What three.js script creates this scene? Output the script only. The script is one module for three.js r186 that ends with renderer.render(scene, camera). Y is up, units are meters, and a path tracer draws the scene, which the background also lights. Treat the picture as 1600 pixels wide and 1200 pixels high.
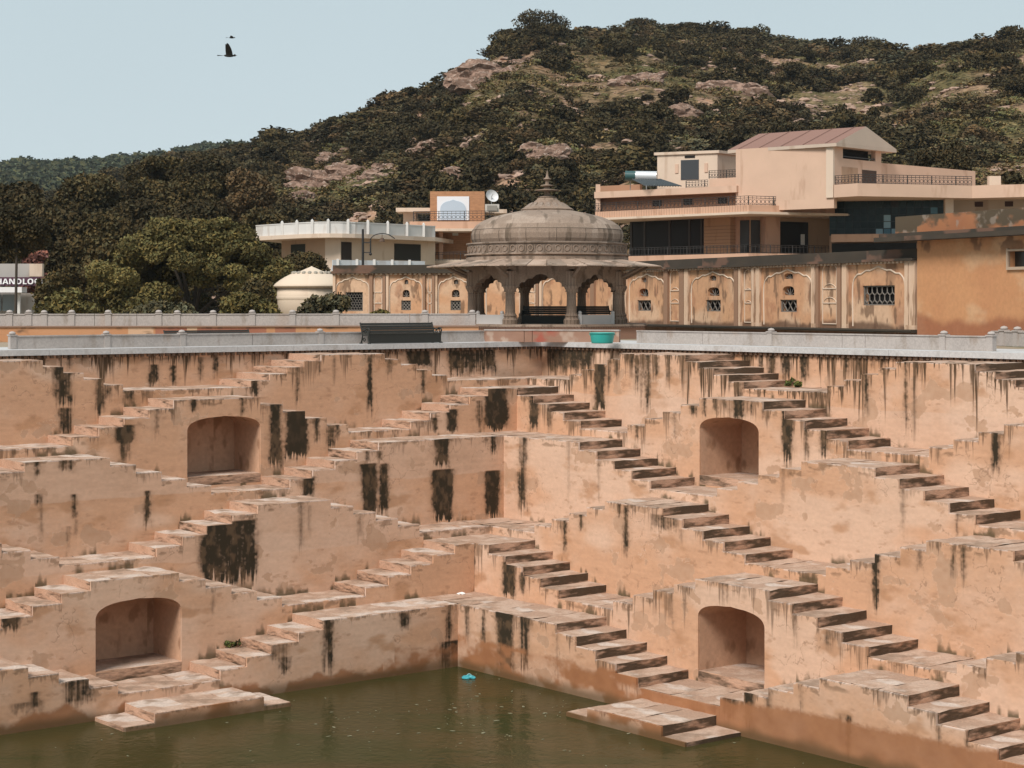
import * as THREE from 'three';
import { mergeGeometries } from 'three/addons/utils/BufferGeometryUtils.js';
import { FontLoader } from 'three/addons/loaders/FontLoader.js';
import { TextGeometry } from 'three/addons/geometries/TextGeometry.js';

// ------------------------------------------------------------------ camera, exposure, sky, sun
const F = 2961.84, YH = 474.4, CY = 12.98;           // focal length and horizon in photo pixels, eye height over the water
const scene = new THREE.Scene();
const camera = new THREE.PerspectiveCamera(2 * Math.atan(600 / F) * 180 / Math.PI, 4 / 3, 0.5, 6000);
camera.position.set(0, CY, 0);
camera.lookAt(0, CY, -100);
camera.setViewOffset(1600, 1200, 0, 600 - YH, 1600, 1200);
const renderer = new THREE.WebGLRenderer({ antialias: true });
renderer.toneMapping = THREE.LinearToneMapping;
renderer.toneMappingExposure = 1.25;
renderer.shadowMap.enabled = true;
renderer.shadowMap.type = THREE.PCFSoftShadowMap;

const h2 = (x, y, s) => { let h = Math.imul(x, 374761393) + Math.imul(y, 668265263) + Math.imul(s, 974634777); h = Math.imul(h ^ (h >>> 13), 1274126177); return ((h ^ (h >>> 16)) >>> 0) / 4294967296; };
function makeSky() {
  const W = 512, H = 256, d = new Float32Array(W * H * 4);
  for (let j = 0; j < H; j++) {
    const el = (0.5 - (j + 0.5) / H) * 180;          // row 0 is written as the zenith, flipped below
    for (let i = 0; i < W; i++) {
      const t = Math.max(0, Math.min(1, el / 11)), u = Math.max(0, Math.min(1, (el - 8) / 60));
      const lo = [0.68, 0.775, 0.805], mid = [0.545, 0.655, 0.705], hi = [0.48, 0.58, 0.645];
      const o = ((H - 1 - j) * W + i) * 4;
      for (let c = 0; c < 3; c++) {
        let v = lo[c] + (mid[c] - lo[c]) * Math.sqrt(t);
        v += (hi[c] - mid[c]) * u;
        v *= 1 + 0.035 * (fbm(i * 0.09, el * 0.22, 77, 4) - 0.5);
        if (el < 0) v = [0.30, 0.24, 0.19][c];
        d[o + c] = v / 1.25;
      }
      d[o + 3] = 1;
    }
  }
  const t = new THREE.DataTexture(d, W, H, THREE.RGBAFormat, THREE.FloatType);
  t.mapping = THREE.EquirectangularReflectionMapping;
  t.magFilter = t.minFilter = THREE.LinearFilter; t.needsUpdate = true;
  return t;
}
scene.background = makeSky();
scene.environment = scene.background;
const sun = new THREE.DirectionalLight(new THREE.Color(1.0, 0.935, 0.875), 3.15);
sun.position.set(-0.36 * 200, 0.8 * 200, -70 + 0.61 * 200);
sun.target.position.set(0, 0, -70);
sun.castShadow = true; sun.shadow.radius = 40; sun.shadow.mapSize.set(4096, 4096);
Object.assign(sun.shadow.camera, { left: -120, right: 120, top: 120, bottom: -120, near: 1, far: 600 });
scene.add(sun, sun.target);
scene.fog = new THREE.FogExp2(new THREE.Color(0.62, 0.70, 0.74), 0.00006);

// ------------------------------------------------------------------ helpers
const V = (x, y, z) => new THREE.Vector3(x, y, z);
function rngOf(seed) { let s = seed >>> 0; return () => { s = (s + 0x6D2B79F5) | 0; let t = Math.imul(s ^ (s >>> 15), 1 | s); t = (t + Math.imul(t ^ (t >>> 7), 61 | t)) ^ t; return ((t ^ (t >>> 14)) >>> 0) / 4294967296; }; }
function vn(x, y, s = 0) { const xi = Math.floor(x), yi = Math.floor(y); let u = x - xi, v = y - yi; u = u * u * (3 - 2 * u); v = v * v * (3 - 2 * v); const a = h2(xi, yi, s), b = h2(xi + 1, yi, s), c = h2(xi, yi + 1, s), d = h2(xi + 1, yi + 1, s); return a + (b - a) * u + (c - a) * v + (a - b - c + d) * u * v; }
function fbm(x, y, s = 0, o = 4) { let r = 0, a = 0.5, n = 0; for (let i = 0; i < o; i++) { r += a * vn(x, y, s + i * 7); n += a; a *= 0.5; x *= 2.03; y *= 2.03; } return r / n; }
const clamp = (x, a = 0, b = 1) => Math.max(a, Math.min(b, x));
const sst = (a, b, x) => { const t = clamp((x - a) / (b - a)); return t * t * (3 - 2 * t); };
const mix = (a, b, t) => a + (b - a) * t;
const mix3 = (a, b, t) => [mix(a[0], b[0], t), mix(a[1], b[1], t), mix(a[2], b[2], t)];
const yAt = (py, D) => CY + (YH - py) / F * D;
const at = (px, py, D) => V((px - 800) / F * D, yAt(py, D), -D);           // a point of the photograph at its distance
const xz = (px, D) => V((px - 800) / F * D, 0, -D);
function hit(P0, P1, px) {                                                   // where the sight line of a pixel column meets a wall line
  const q = (px - 800) / F, dx = P1.x - P0.x, dz = P1.z - P0.z;
  const t = -(P0.x + q * P0.z) / (dx + q * dz);
  return V(P0.x + dx * t, 0, P0.z + dz * t);
}
const SRGB = new Uint8Array(4097); for (let i = 0; i <= 4096; i++) { const l = i / 4096; SRGB[i] = Math.round(255 * (l <= 0.0031308 ? 12.92 * l : 1.055 * Math.pow(l, 1 / 2.4) - 0.055)); }
function texture(W, H, fn, repeat = true) {
  const d = new Uint8Array(W * H * 4);
  for (let j = 0; j < H; j++) for (let i = 0; i < W; i++) {
    const c = fn((i + 0.5) / W, (j + 0.5) / H), o = (j * W + i) * 4;
    for (let k = 0; k < 3; k++) d[o + k] = SRGB[Math.round(clamp(c[k]) * 4096)];
    d[o + 3] = 255;
  }
  const t = new THREE.DataTexture(d, W, H); t.colorSpace = THREE.SRGBColorSpace;
  t.magFilter = THREE.LinearFilter; t.minFilter = THREE.LinearFilter;
  t.wrapS = t.wrapT = repeat ? THREE.RepeatWrapping : THREE.ClampToEdgeWrapping; t.needsUpdate = true;
  return t;
}
const lin = (r, g, b) => new THREE.Color().setRGB(r, g, b);
const std = (r, g, b, rough = 0.9, more = {}) => new THREE.MeshStandardMaterial({ color: lin(r, g, b), roughness: rough, ...more });
// names and things
const used = {};
function numbered(name) { const n = used[name] = (used[name] ?? -1) + 1; return n ? `${name}_${String(n).padStart(3, '0')}` : name; }
function tag(o, label, category, group, kind) { if (label) o.userData.label = label; if (category) o.userData.category = category; if (group) o.userData.group = group; if (kind) o.userData.kind = kind; return o; }
function thing(name, label, category, base, group) { const o = new THREE.Group(); o.name = numbered(name); o.position.copy(base); scene.add(o); return tag(o, label, category, group); }
function merged(g) { if (!Array.isArray(g)) return g; const L = g.map(x => { const y = x.index ? x.toNonIndexed() : x; for (const k of Object.keys(y.attributes)) if (!['position', 'normal', 'uv', 'color'].includes(k)) y.deleteAttribute(k); return y; }); return L.length === 1 ? L[0] : mergeGeometries(L); }
function part(name, geo, mat, parent, label) {       // geometry is in world metres; the mesh undoes its ancestors' shift
  const m = new THREE.Mesh(merged(geo), mat); m.name = name; m.castShadow = m.receiveShadow = true;
  let p = parent, s = V(0, 0, 0); while (p && p !== scene) { s.add(p.position); p = p.parent; }
  m.position.copy(s.negate()); parent.add(m); if (label) m.userData.label = label;
  return m;
}
function local(name, geo, mat, parent, pos) { const m = new THREE.Mesh(merged(geo), mat); m.name = name; m.castShadow = m.receiveShadow = true; if (pos) m.position.copy(pos); parent.add(m); return m; }
function single(name, geo, mat, label, category, group, kind) { const m = new THREE.Mesh(merged(geo), mat); m.name = numbered(name); m.castShadow = m.receiveShadow = true; scene.add(m); return tag(m, label, category, group, kind); }
function rename(o, name) { o.name = numbered(name); return o; }
// geometry
function box(w, h, d, x = 0, y = 0, z = 0, ry = 0) { const g = new THREE.BoxGeometry(w, h, d); if (ry) g.rotateY(ry); return g.translate(x, y, z); }
function metricUV(g, s = 1) {                         // uv in metres from the two axes the face looks along
  if (g.index) g = g.toNonIndexed();
  g.computeVertexNormals();
  const p = g.attributes.position, n = g.attributes.normal, uv = new Float32Array(p.count * 2);
  for (let i = 0; i < p.count; i++) { const ax = Math.abs(n.getX(i)), ay = Math.abs(n.getY(i)), az = Math.abs(n.getZ(i)); let u, v; if (ay > ax && ay > az) { u = p.getX(i); v = p.getZ(i); } else { const tx = -n.getZ(i), tz = n.getX(i), l = Math.hypot(tx, tz) || 1; u = (p.getX(i) * tx + p.getZ(i) * tz) / l; v = p.getY(i); } uv[2 * i] = u * s; uv[2 * i + 1] = v * s; }
  g.setAttribute('uv', new THREE.BufferAttribute(uv, 2)); return g;
}
// upright slab whose front face runs from P0 to P1 (as seen left to right) and whose thickness goes away from the viewer
function wallSeg(P0, P1, y0, y1, thick = 0.3, front = 0) {
  const d = V(P1.x - P0.x, 0, P1.z - P0.z), L = d.length(); d.normalize();
  let n = V(-d.z, 0, d.x); const mid = V((P0.x + P1.x) / 2, 0, (P0.z + P1.z) / 2); if (n.dot(mid) < 0) n.negate();   // away from the camera at x = z = 0
  const c = mid.clone().addScaledVector(n, thick / 2 - front);
  return metricUV(box(L, y1 - y0, thick, c.x, (y0 + y1) / 2, c.z, Math.atan2(-d.z, d.x)));
}
function prism(pts, y0, y1, bevel = 0) {              // plan polygon given as points with x and z
  const s = new THREE.Shape(pts.map(p => new THREE.Vector2(p.x, -p.z)));
  const g = new THREE.ExtrudeGeometry(s, { depth: y1 - y0, bevelEnabled: false });
  g.rotateX(-Math.PI / 2); g.translate(0, y0, 0); return metricUV(g);
}
function limb(p0, p1, r0, r1, n = 7) {
  const d = p1.clone().sub(p0), g = new THREE.CylinderGeometry(r1, r0, d.length(), n, 1, false);
  g.translate(0, d.length() / 2, 0); g.applyQuaternion(new THREE.Quaternion().setFromUnitVectors(V(0, 1, 0), d.normalize())); g.translate(p0.x, p0.y, p0.z); return g;
}
function tube(pts, r, seg = 16, n = 6) { return new THREE.TubeGeometry(new THREE.CatmullRomCurve3(pts), seg, r, n, false); }
// ------------------------------------------------------------------ the stepwell: two walls meet in a corner; each is a stack of zigzag tiers
const EX = Math.hypot(0.62704589, 0.77898231), eR = V(0.62704589 / EX, 0, 0.77898231 / EX), eL = V(-0.77929672, 0, 0.62665511).normalize();
const CORNER = V(1.276, 0, -85.731), TR = 2.2893, TL = 1.9906, RUN = 1.0, RISE = 0.3;
const TERRACE = 11.26, LEDGE = 11.04, BASEB = -0.55;
const slabY = k => k === 0 ? 10.93 : 11.233 - 1.8 * k;
const wp = (w, a, b, y) => { const e = w === 'R' ? eR : eL, n = w === 'R' ? eL : eR; return V(CORNER.x + a * e.x + b * n.x, y, CORNER.z + a * e.z + b * n.z); };
function place(g, w) {                                // local (x along the wall, y up, z into the well) to the world
  if (g.index) g = g.toNonIndexed();
  const e = w === 'R' ? eR : eL, n = w === 'R' ? eL : eR;
  g.applyMatrix4(new THREE.Matrix4().set(e.x, 0, n.x, CORNER.x, 0, 1, 0, 0, e.z, 0, n.z, CORNER.z, 0, 0, 0, 1));
  if (w === 'L') for (const k of Object.keys(g.attributes)) { const a = g.attributes[k], s = a.itemSize; for (let i = 0; i < a.count; i += 3) for (let c = 0; c < s; c++) { const o = (i + 1) * s + c, q = (i + 2) * s + c, t = a.array[o]; a.array[o] = a.array[q]; a.array[q] = t; } }
  g.computeVertexNormals(); return g;
}
const boxW = (w, a0, a1, b0, b1, y0, y1) => { const g = metricUV(box(a1 - a0, y1 - y0, b1 - b0, (a0 + a1) / 2, (y0 + y1) / 2, (b0 + b1) / 2)); return place(g, w); };
const NEAR = -99;                                     // a slab that starts in the corner
const SLABS = {
  R0: [[7.9, 11.7], [22.4, 25.8]], R1: [[NEAR, 3.98], [14.88, 18.14], [29.7, 33.0]], R2: [[NEAR, 10.6], [22.12, 25.31], [36.7, 39.9]],
  R3: [[14.7, 17.69], [29.27, 32.42]], R4: [[NEAR, 10.74], [21.69, 24.93], [36.2, 39.4]], R5: [[NEAR, 17.36], [29.11, 32.3]], R6: [[21.6, 24.95], [36.1, 39.3]],
  L0: [[9.94, 13.05], [25.0, 28.6]], L1: [[NEAR, 6.07], [17.09, 20.77], [31.6, 34.8]], L2: [[NEAR, 13.01], [24.35, 27.51]],
  L3: [[16.53, 19.61], [31.2, 34.4]], L4: [[NEAR, 12.35], [23.85, 27.04]], L5: [[NEAR, 19.43], [31.1, 34.3]], L6: [[23.0, 26.87]],
};
const NICHES = { R1: [[14.9, 17.95, 6.52, 8.3, 8.78]], R4: [[21.82, 24.78, 1.06, 2.84, 3.32]], L1: [[17.08, 20.22, 6.56, 8.3, 8.78]], L4: [[23.76, 26.88, 1.08, 2.8, 3.33]] };
function profile(w, k, aMax) {                        // [a0, a1, top, kind] along the wall
  const T2 = w === 'R' ? TL : TR, start = (w === 'R' ? k : k + 1) * T2, run = k === 0 ? 0.8 : RUN, rise = k === 0 ? 0.24 : RISE;
  const Y = slabY(k), land = Y - 5 * rise, out = [], S = SLABS[w + k];
  let pos = start;
  const put = (a1, y, kind) => { if (a1 > pos + 0.02) { out.push([pos, a1, y, kind]); pos = a1; } };
  S.forEach(([s0, s1], i) => {
    if (s0 !== NEAR) { put(s0 - 4 * run, land, 'landing'); for (let j = 4; j >= 1; j--) put(s0 - (j - 1) * run, Y - j * rise, 'up'); }
    put(s1, Y, 'slab');
    for (let j = 1; j <= 4; j++) put(s1 + j * run, Y - j * rise, 'down');
    if (i === S.length - 1) put(aMax, land, 'landing');
  });
  return out;
}
const STAINS = {
  'L-1': [[5.668,7.073,11.05,10.33,0.95], [2.114,4.797,11.04,9.76,0.8], [18.99,19.38,10.54,9.787,0.9], [18.2,18.45,10.49,9.789,0.8], [16.97,17.2,10.8,9.781,0.6], [16.3,16.53,10.97,9.968,0.8], [22.65,22.86,11,10.54,0.5], [8.214,9.532,11.11,10.76,0.6]],
  'R-1': [[-0.1655,2.965,11.01,9.779,0.75], [4.402,6.044,11.08,10.8,0.5], [11.05,11.48,11.14,10.36,0.5], [12.13,12.56,11.11,9.739,0.7], [13.02,13.27,11.12,10.02,0.6], [13.55,13.96,11.13,9.785,0.75], [14.31,14.72,11.15,9.81,0.7], [15.26,15.66,11.12,9.791,0.8], [17.49,17.75,11.13,10.21,0.7], [18.13,18.28,11.15,10.3,0.6], [18.82,19,11.16,10.49,0.6], [19.37,19.56,11.15,10.64,0.5]],
  'R0': [[6.283,7.008,10.43,8.664,1], [8.776,9.084,10.82,9.127,0.8], [9.39,9.733,10.84,8.425,0.75], [7.486,7.802,10.56,9.923,0.5], [9.997,10.26,10.77,9.999,0.6], [10.71,10.89,10.89,9.507,0.5], [7.088,7.367,10.6,9.167,0.5], [20.94,21.15,10.51,8.68,0.6], [22.75,22.92,10.92,8.139,0.75], [23.12,23.32,10.4,8.049,0.3], [14.56,14.9,9.893,8.909,0.5], [8.544,8.699,10.82,9.691,0.6], [9.123,9.276,10.83,8.668,0.5]],
  'R1': [[15.03,15.27,9.44,8.792,0.85], [15.61,15.84,9.462,8.818,0.75], [16.11,16.34,9.481,9.055,0.6], [16.61,17.23,9.485,8.802,0.97], [17.49,17.68,9.441,8.88,0.7], [18.1,18.25,9.464,8.792,0.6], [19.1,19.6,9.191,7.177,0.9], [20.18,20.36,8.891,7.306,0.65], [20.9,21.26,8.548,7.583,0.75], [14.38,14.73,9.199,8.813,0.7], [13.47,13.62,8.889,7.717,0.4], [11.35,11.53,8.297,7.598,0.5], [28.21,28.48,8.864,7.428,0.85], [25.93,26.19,8.215,7.793,0.4], [4.848,5.35,9.129,7.664,0.92], [5.972,6.259,8.614,7.665,0.6]],
  'R2': [[6.951,7.437,7.641,4.518,0.55], [6.869,7.397,6.177,4.487,0.8], [9.914,10.14,7.622,5.012,0.22], [26.42,26.55,7.016,5.271,0.35], [28.58,28.7,6.382,5.684,0.5], [11.72,11.83,6.989,5.281,0.25], [21.18,21.36,7.274,6.07,0.3]],
  'L2': [[9.565,10.38,7.711,6.574,0.9], [9.438,10.48,6.371,4.476,1], [7.271,7.534,7.597,6.849,0.8], [7.106,7.861,6.182,4.377,0.97], [13.07,13.87,6.786,4.8,1], [12.56,12.98,6.749,4.75,0.95], [13.43,13.64,7.329,6.961,0.6], [12.8,13.13,7.252,6.981,0.6], [15.96,16.5,6.431,5.736,0.9], [26.96,27.13,7.576,7.165,0.9], [26.03,26.24,7.572,7.375,0.8], [25.77,25.89,7.556,7.315,0.8], [26.85,26.96,6.463,4.837,0.35], [25.58,25.77,6.385,5.727,0.8], [25.58,25.67,5.723,4.845,0.35], [22.82,23.02,6.322,5.083,0.9], [25.84,25.96,5.304,4.538,0.45], [26.92,27.1,6.47,6.145,0.6]],
  'L0': [[10.56,10.82,10.82,8.073,0.9], [14.11,14.26,10.42,8.771,0.8], [13.08,13.2,10.61,10.02,0.5], [9.605,9.83,10.64,9.88,0.4], [7.907,8.072,10.35,9.089,0.8], [16.02,16.31,10.09,9.391,0.9], [23.77,24.58,10.61,9.121,0.85], [23.87,24.38,9.119,8.14,0.8], [22.57,22.9,10.37,8.599,0.8], [22.23,22.57,10.24,9.414,0.6], [21.26,21.76,10.03,9.147,0.65], [12.38,12.5,10.82,9.742,0.4]],
  'L1': [[16.12,16.72,9.132,6.689,0.95], [14.91,15.98,8.853,7.104,1.2], [14.41,14.7,8.499,7.63,0.7], [13.72,14.08,8.549,7.226,0.85], [13.52,13.7,8.262,7.587,0.8], [17.76,17.98,9.421,8.746,0.9], [19.83,20.08,9.486,9.036,0.9], [22.43,23.07,8.535,8.004,1], [22.56,22.94,8.004,7.265,0.6], [21.4,21.53,9.113,7.945,0.6], [5.047,6.306,9.468,7.759,1], [7.706,8.263,8.588,7.776,0.9], [8.719,9.074,8.282,7.814,0.8], [6.407,6.743,8.909,7.849,0.6]],
  'L3': [[19.64,21.9,5.265,3.065,0.92], [17.68,17.93,5.649,3.849,0.35], [17.38,17.52,5.626,4.514,0.25], [15.14,15.32,5.287,4.106,0.3]],
  'L4': [[29.37,30.13,3.253,2.752,0.8], [22.49,22.64,3.269,2.514,0.3]],
  'L5': [[19.07,19.41,2.253,0.1014,0.75], [15.86,16.32,2.104,1.611,0.75], [13.97,14.26,2.197,0.6231,0.7], [13.49,13.6,2.186,0.2362,0.5], [13.54,14.46,0.8841,-0.05243,0.8], [20.86,21.6,1.566,1.14,0.4], [20.8,21.2,1.113,0.7289,0.6], [29.73,30.06,1.087,0.6973,0.7], [29.56,30.6,0.8195,0.6639,0.4], [27.85,28.93,1.309,0.5962,0.55]],
  'R3': [[17.1,18.52,5.534,5.133,0.5], [15.39,15.56,5.742,5.375,0.8], [15.69,15.97,5.726,3.715,0.8], [13.32,13.46,5.193,4.582,0.8], [12.38,12.56,4.923,3.546,0.88], [27.15,27.46,5.157,3.432,0.9], [30.2,30.34,5.713,4.837,0.75], [30.58,30.72,5.713,4.538,0.65], [28.93,29.1,5.509,4.889,0.6], [18.59,18.75,5.123,4.681,0.4]],
  'R4': [[23.82,23.99,4.166,3.458,0.3], [11.67,12.41,3.461,2.34,1], [12.63,12.93,3.193,2.428,0.75], [9.785,9.98,3.995,2.44,0.7], [22.88,23,4.056,3.318,0.4], [23.08,23.2,4.079,3.343,0.4], [20.42,20.67,3.612,2.197,0.35], [26.03,26.16,3.532,2.451,0.4], [27.31,27.46,3.308,2.439,0.4], [21.15,21.3,3.817,2.812,0.25]],
  'R5': [[12.35,12.61,2.157,0.6782,0.5], [13.31,13.53,2.163,0.5872,0.6], [14.18,15.18,2.322,-0.00631,0.95], [15.39,15.98,2.23,0.1477,0.7], [17.36,17.53,2.243,0.2051,0.35], [27,27.25,1.589,0.3978,0.65], [26.13,26.47,1.401,0.2539,0.9], [29.86,29.93,1.282,0.7004,0.6], [30.12,30.28,1.28,-0.1495,0.9], [25.16,25.79,1.037,0.4957,0.7], [28.37,28.47,1.998,0.9954,0.3], [33.35,33.44,1.84,0.632,0.4], [34.26,34.37,1.52,1.146,0.5]]
};
// lime plaster: colour, patches, black algae where water has run, brown damp at the water. Metric texture of one wall face.
function plasterTex(key, W, H, a0, a1, y0, y1, topAt, o = {}) {
  const st = (STAINS[key] || []), seed = o.seed || 1;
  const cols = []; for (let i = 0; i < W; i++) { const a = a0 + (i + 0.5) / W * (a1 - a0); cols.push([topAt(a), st.filter(s => a > s[0] - 0.35 && a < s[1] + 0.35)]); }
  return texture(W, H, (u, v) => {
    const a = a0 + u * (a1 - a0), y = y0 + v * (y1 - y0), col = cols[Math.min(W - 1, Math.floor(u * W))], top = col[0], dd = top - y;
    const big = fbm(a * 0.22, y * 0.4, seed, 3), med = fbm(a * 1.1, y * 1.6, seed + 20, 4), fine = fbm(a * 9, y * 13, seed + 40, 3), brush = fbm(a * 1.2, y * 9, seed + 50, 3);
    let c = mix3([0.605, 0.395, 0.277], [0.563, 0.33, 0.205], sst(0.34, 0.66, big * 0.7 + med * 0.4 + (o.old || 0)));
    c = mix3(c, [0.635, 0.435, 0.315], sst(0.55, 0.72, fbm(a * 0.3 + 7, y * 0.55, seed + 60, 3) + (o.fresh || 0)) * 0.8);
    c = mix3(c, [0.43, 0.235, 0.13], sst(0.62, 0.8, fbm(a * 0.8, y * 1.5, seed + 70, 4) + (o.rust || 0)) * 0.75);
    const g = 0.86 + 0.16 * fine + 0.14 * brush; c = [c[0] * g, c[1] * g, c[2] * g];
    // scratches and small spalls
    const sp = fbm(a * 2.6, y * 6, seed + 80, 5) + (fine - 0.5) * 0.2; if (sp > 0.66) c = mix3(c, [0.33, 0.185, 0.11], sst(0.66, 0.85, sp) * 0.5);
    
    // later coats of limewash with a clear edge, spalled patches with a paler rim, hairline cracks
    if (o.coat) { const ed = o.coat + (fbm(a * 0.8, 6.6, seed + 83, 3) - 0.5) * 0.22, k = o.coatUp ? sst(ed - 0.02, ed + 0.02, y) : 1 - sst(ed - 0.02, ed + 0.02, y); c = mix3(c, [0.605 * g, 0.415 * g, 0.305 * g], k * 0.55); }
    const sl = fbm(a * 0.9 + 3, y * 1.2, seed + 84, 5); if (sl > 0.672) { const k = sst(0.672, 0.69, sl); c = mix3(c, mix3([0.42, 0.25, 0.155], [0.50, 0.33, 0.225], fbm(a * 6, y * 6, seed + 85, 3)), k * 0.8); } else if (sl > 0.666) c = mix3(c, [0.65, 0.48, 0.37], 0.4);
    const ck = Math.abs(fbm(a * 0.9, y * 0.8, seed + 86, 5) - 0.5); if (ck < 0.0045 && fbm(a * 0.3, y * 0.4, seed + 87, 2) > 0.58) c = mix3(c, [0.20, 0.12, 0.075], 0.42);
    // lime edge, grime and painted shadow line just under the edge, moss sitting in the joint at the foot
    const gr = fbm(a * 2.3, y * 5, seed + 95, 4); c = mix3(c, [0.69, 0.55, 0.47], (1 - sst(0.02, 0.05, dd)) * sst(0.35, 0.5, fbm(a * 3, 9, seed + 94, 3)) * 0.75); c = mix3(c, [0.20, 0.12, 0.07], sst(0.60, 0.72, gr) * (1 - sst(0.03 + 0.22 * gr, 0.1 + 0.34 * gr, dd)) * 0.6 * (dd > 0.012 ? 1 : 0.2));
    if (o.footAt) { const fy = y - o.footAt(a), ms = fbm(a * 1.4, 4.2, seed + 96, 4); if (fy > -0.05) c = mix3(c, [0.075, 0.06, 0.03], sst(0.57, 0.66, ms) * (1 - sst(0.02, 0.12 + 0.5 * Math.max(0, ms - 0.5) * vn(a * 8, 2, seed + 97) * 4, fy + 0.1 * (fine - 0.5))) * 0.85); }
    // thin drips from the top edge
    const dn = vn(a * 2.6, 3.3, seed + 100) * 0.45 + vn(a * 10, 1.7, seed + 101) * 0.33 + vn(a * 27, 6.1, seed + 103) * 0.22, len = Math.pow(clamp((dn - 0.43) * 2.5), 1.5) * (o.drip || 1.5) * 1.25 * (0.35 + 1.1 * fbm(a * 0.35, 4.4, seed + 104, 2));
    if (dd > -0.02 && dd < len) { const k = sst(0, 0.55, 1 - dd / len) * clamp((o.dripA || 0.42) + 0.15) * (0.3 + 1.15 * vn(a * 30, y * 0.9, seed + 102)); c = mix3(c, [0.085, 0.052, 0.029], clamp(k)); }
    // the surveyed stains: strands of black algae of unequal length with a brown margin
    for (const s of col[1]) {
      const w = s[1] - s[0], mid = (s[0] + s[1]) / 2, hgt = s[2] - s[3], solid = clamp((s[4] - 0.8) * 5) * clamp(w * 1.6);
      const ragged = (fbm(y * 1.3 + 9, a * 1.5, seed + 110, 4) - 0.5) * (0.10 + 0.30 * Math.min(w, 1)) + (fbm(a * 10, y * 10, seed + 111, 2) - 0.5) * 0.12;
      const dx = Math.abs(a - mid) + ragged, inside = 1 - sst(w / 2 - 0.10 - 0.12 * Math.min(1, w), w / 2 + 0.09, dx), halo = (1 - sst(w / 2 - 0.05, w / 2 + 0.32, dx)) * 0.30;
      const strand = vn(a * 15, 5.5, seed + 112) * 0.6 + vn(a * 37, 2.5, seed + 116) * 0.4, low = s[3] - 0.1 + Math.max(0, strand - 0.35) * hgt * mix(0.75, 0.42, solid) + (fbm(a * 6, y * 6, seed + 117, 3) - 0.5) * 0.3, up = s[2] + 0.05;
      const vert = sst(low - 0.10, low + 0.10 + 0.28 * hgt * (1 - solid), y) * (1 - sst(up - 0.03, up + 0.04, y));
      const tex = mix(0.25 + 1.25 * vn(a * 21, y * 0.8, seed + 113), 0.95, 0.35 + 0.45 * solid) + 0.8 * (fbm(a * 7, y * 11, seed + 114, 4) - 0.5);
      const k = clamp(inside * vert * s[4] * tex * 1.55), kh = clamp(halo * vert * s[4] * (0.4 + fbm(a * 5, y * 3, seed + 118, 3)));
      if (kh > 0.01) c = mix3(c, [0.26, 0.145, 0.08], kh);
      if (k > 0.01) c = mix3(c, mix3([0.040, 0.029, 0.018], [0.12, 0.075, 0.043], sst(0.42, 0.72, fbm(a * 5, y * 3.2, seed + 115, 4)) * (s[4] > 1.1 ? 0.25 : 0.85)), k);
    }
    // damp band above the water
    if (o.band) { const lev = o.band(a) + (fbm(a * 0.9, 2.2, seed + 120, 4) - 0.5) * (o.bandJ ?? 0.35); const k = 1 - sst(lev - 0.10, lev + 0.10, y + 0.12 * (fine - 0.5)); if (k > 0) c = mix3(c, mix3([0.37, 0.17, 0.08], [0.28, 0.12, 0.055], fbm(a * 2.5, y * 3, seed + 121, 3)), k * (a > (o.bandSolid ?? 99) ? 0.82 + 0.15 * med : 0.25 + 0.75 * sst(0.36, 0.6, fbm(a * 1.1, y * 1.6, seed + 123, 4)))); const wet = 1 - sst(0.08, 0.3 + 0.25 * vn(a * 2, 8, seed + 122), y); c = mix3(c, [0.075, 0.055, 0.025], wet * 0.7); }
    return c;
  }, false);
}
// worn stone of treads (left half of the sheet) and stained risers (right half)
const stoneMats = { R: [], L: [] };
for (const w of ['R', 'L']) for (let n = 0; n < 6; n++) {
  const seed = 300 + n * 17 + (w === 'L' ? 200 : 0), dark = (w === 'R' ? [0.95, 0.4, 0.75, 0.3, 0.6, 0.5] : [0.12, 0.0, 0.25, 0.0, 0.05, 0.1])[n];
  const map = texture(256, 128, (u, v) => {
    if (u < 0.5) { const x = u * 2 * 2.4, y = v * 2.4; const f = fbm(x * 2, y * 2, seed, 4), q = fbm(x * 0.9, y * 1.6, seed + 9, 3); let c = mix3([0.37, 0.24, 0.17], [0.46, 0.325, 0.245], sst(0.35, 0.65, f)); c = mix3(c, [0.54, 0.45, 0.385], sst(0.56, 0.7, q) * 0.75); c = mix3(c, [0.24, 0.16, 0.11], sst(0.58, 0.78, fbm(x * 1.7 + 5, y * 1.7, seed + 3, 4)) * 0.75); const g = 0.85 + 0.3 * vn(x * 30, y * 30, seed + 4); return [c[0] * g, c[1] * g, c[2] * g]; }
    const x = (u - 0.5) * 2 * 2.4, y = v * 0.3; let c = mix3([0.54, 0.35, 0.25], [0.44, 0.26, 0.17], fbm(x * 1.6, y * 5, seed + 5, 3));
    const m = fbm(x * 1.3, y * 5, seed + 6, 4) * 0.9 + fbm(x * 5, y * 16, seed + 7, 3) * 0.25 + dark * 0.45; c = mix3(c, [0.070, 0.048, 0.030], sst(0.58, 0.92, m) * 0.95); const g = 0.85 + 0.3 * vn(x * 25, y * 60, seed + 8); return [c[0] * g, c[1] * g, c[2] * g];
  });
  stoneMats[w].push(new THREE.MeshPhysicalMaterial({ map, bumpMap: map, bumpScale: 0.02, roughness: 0.95, specularIntensity: 0.25 }));
}
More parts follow.
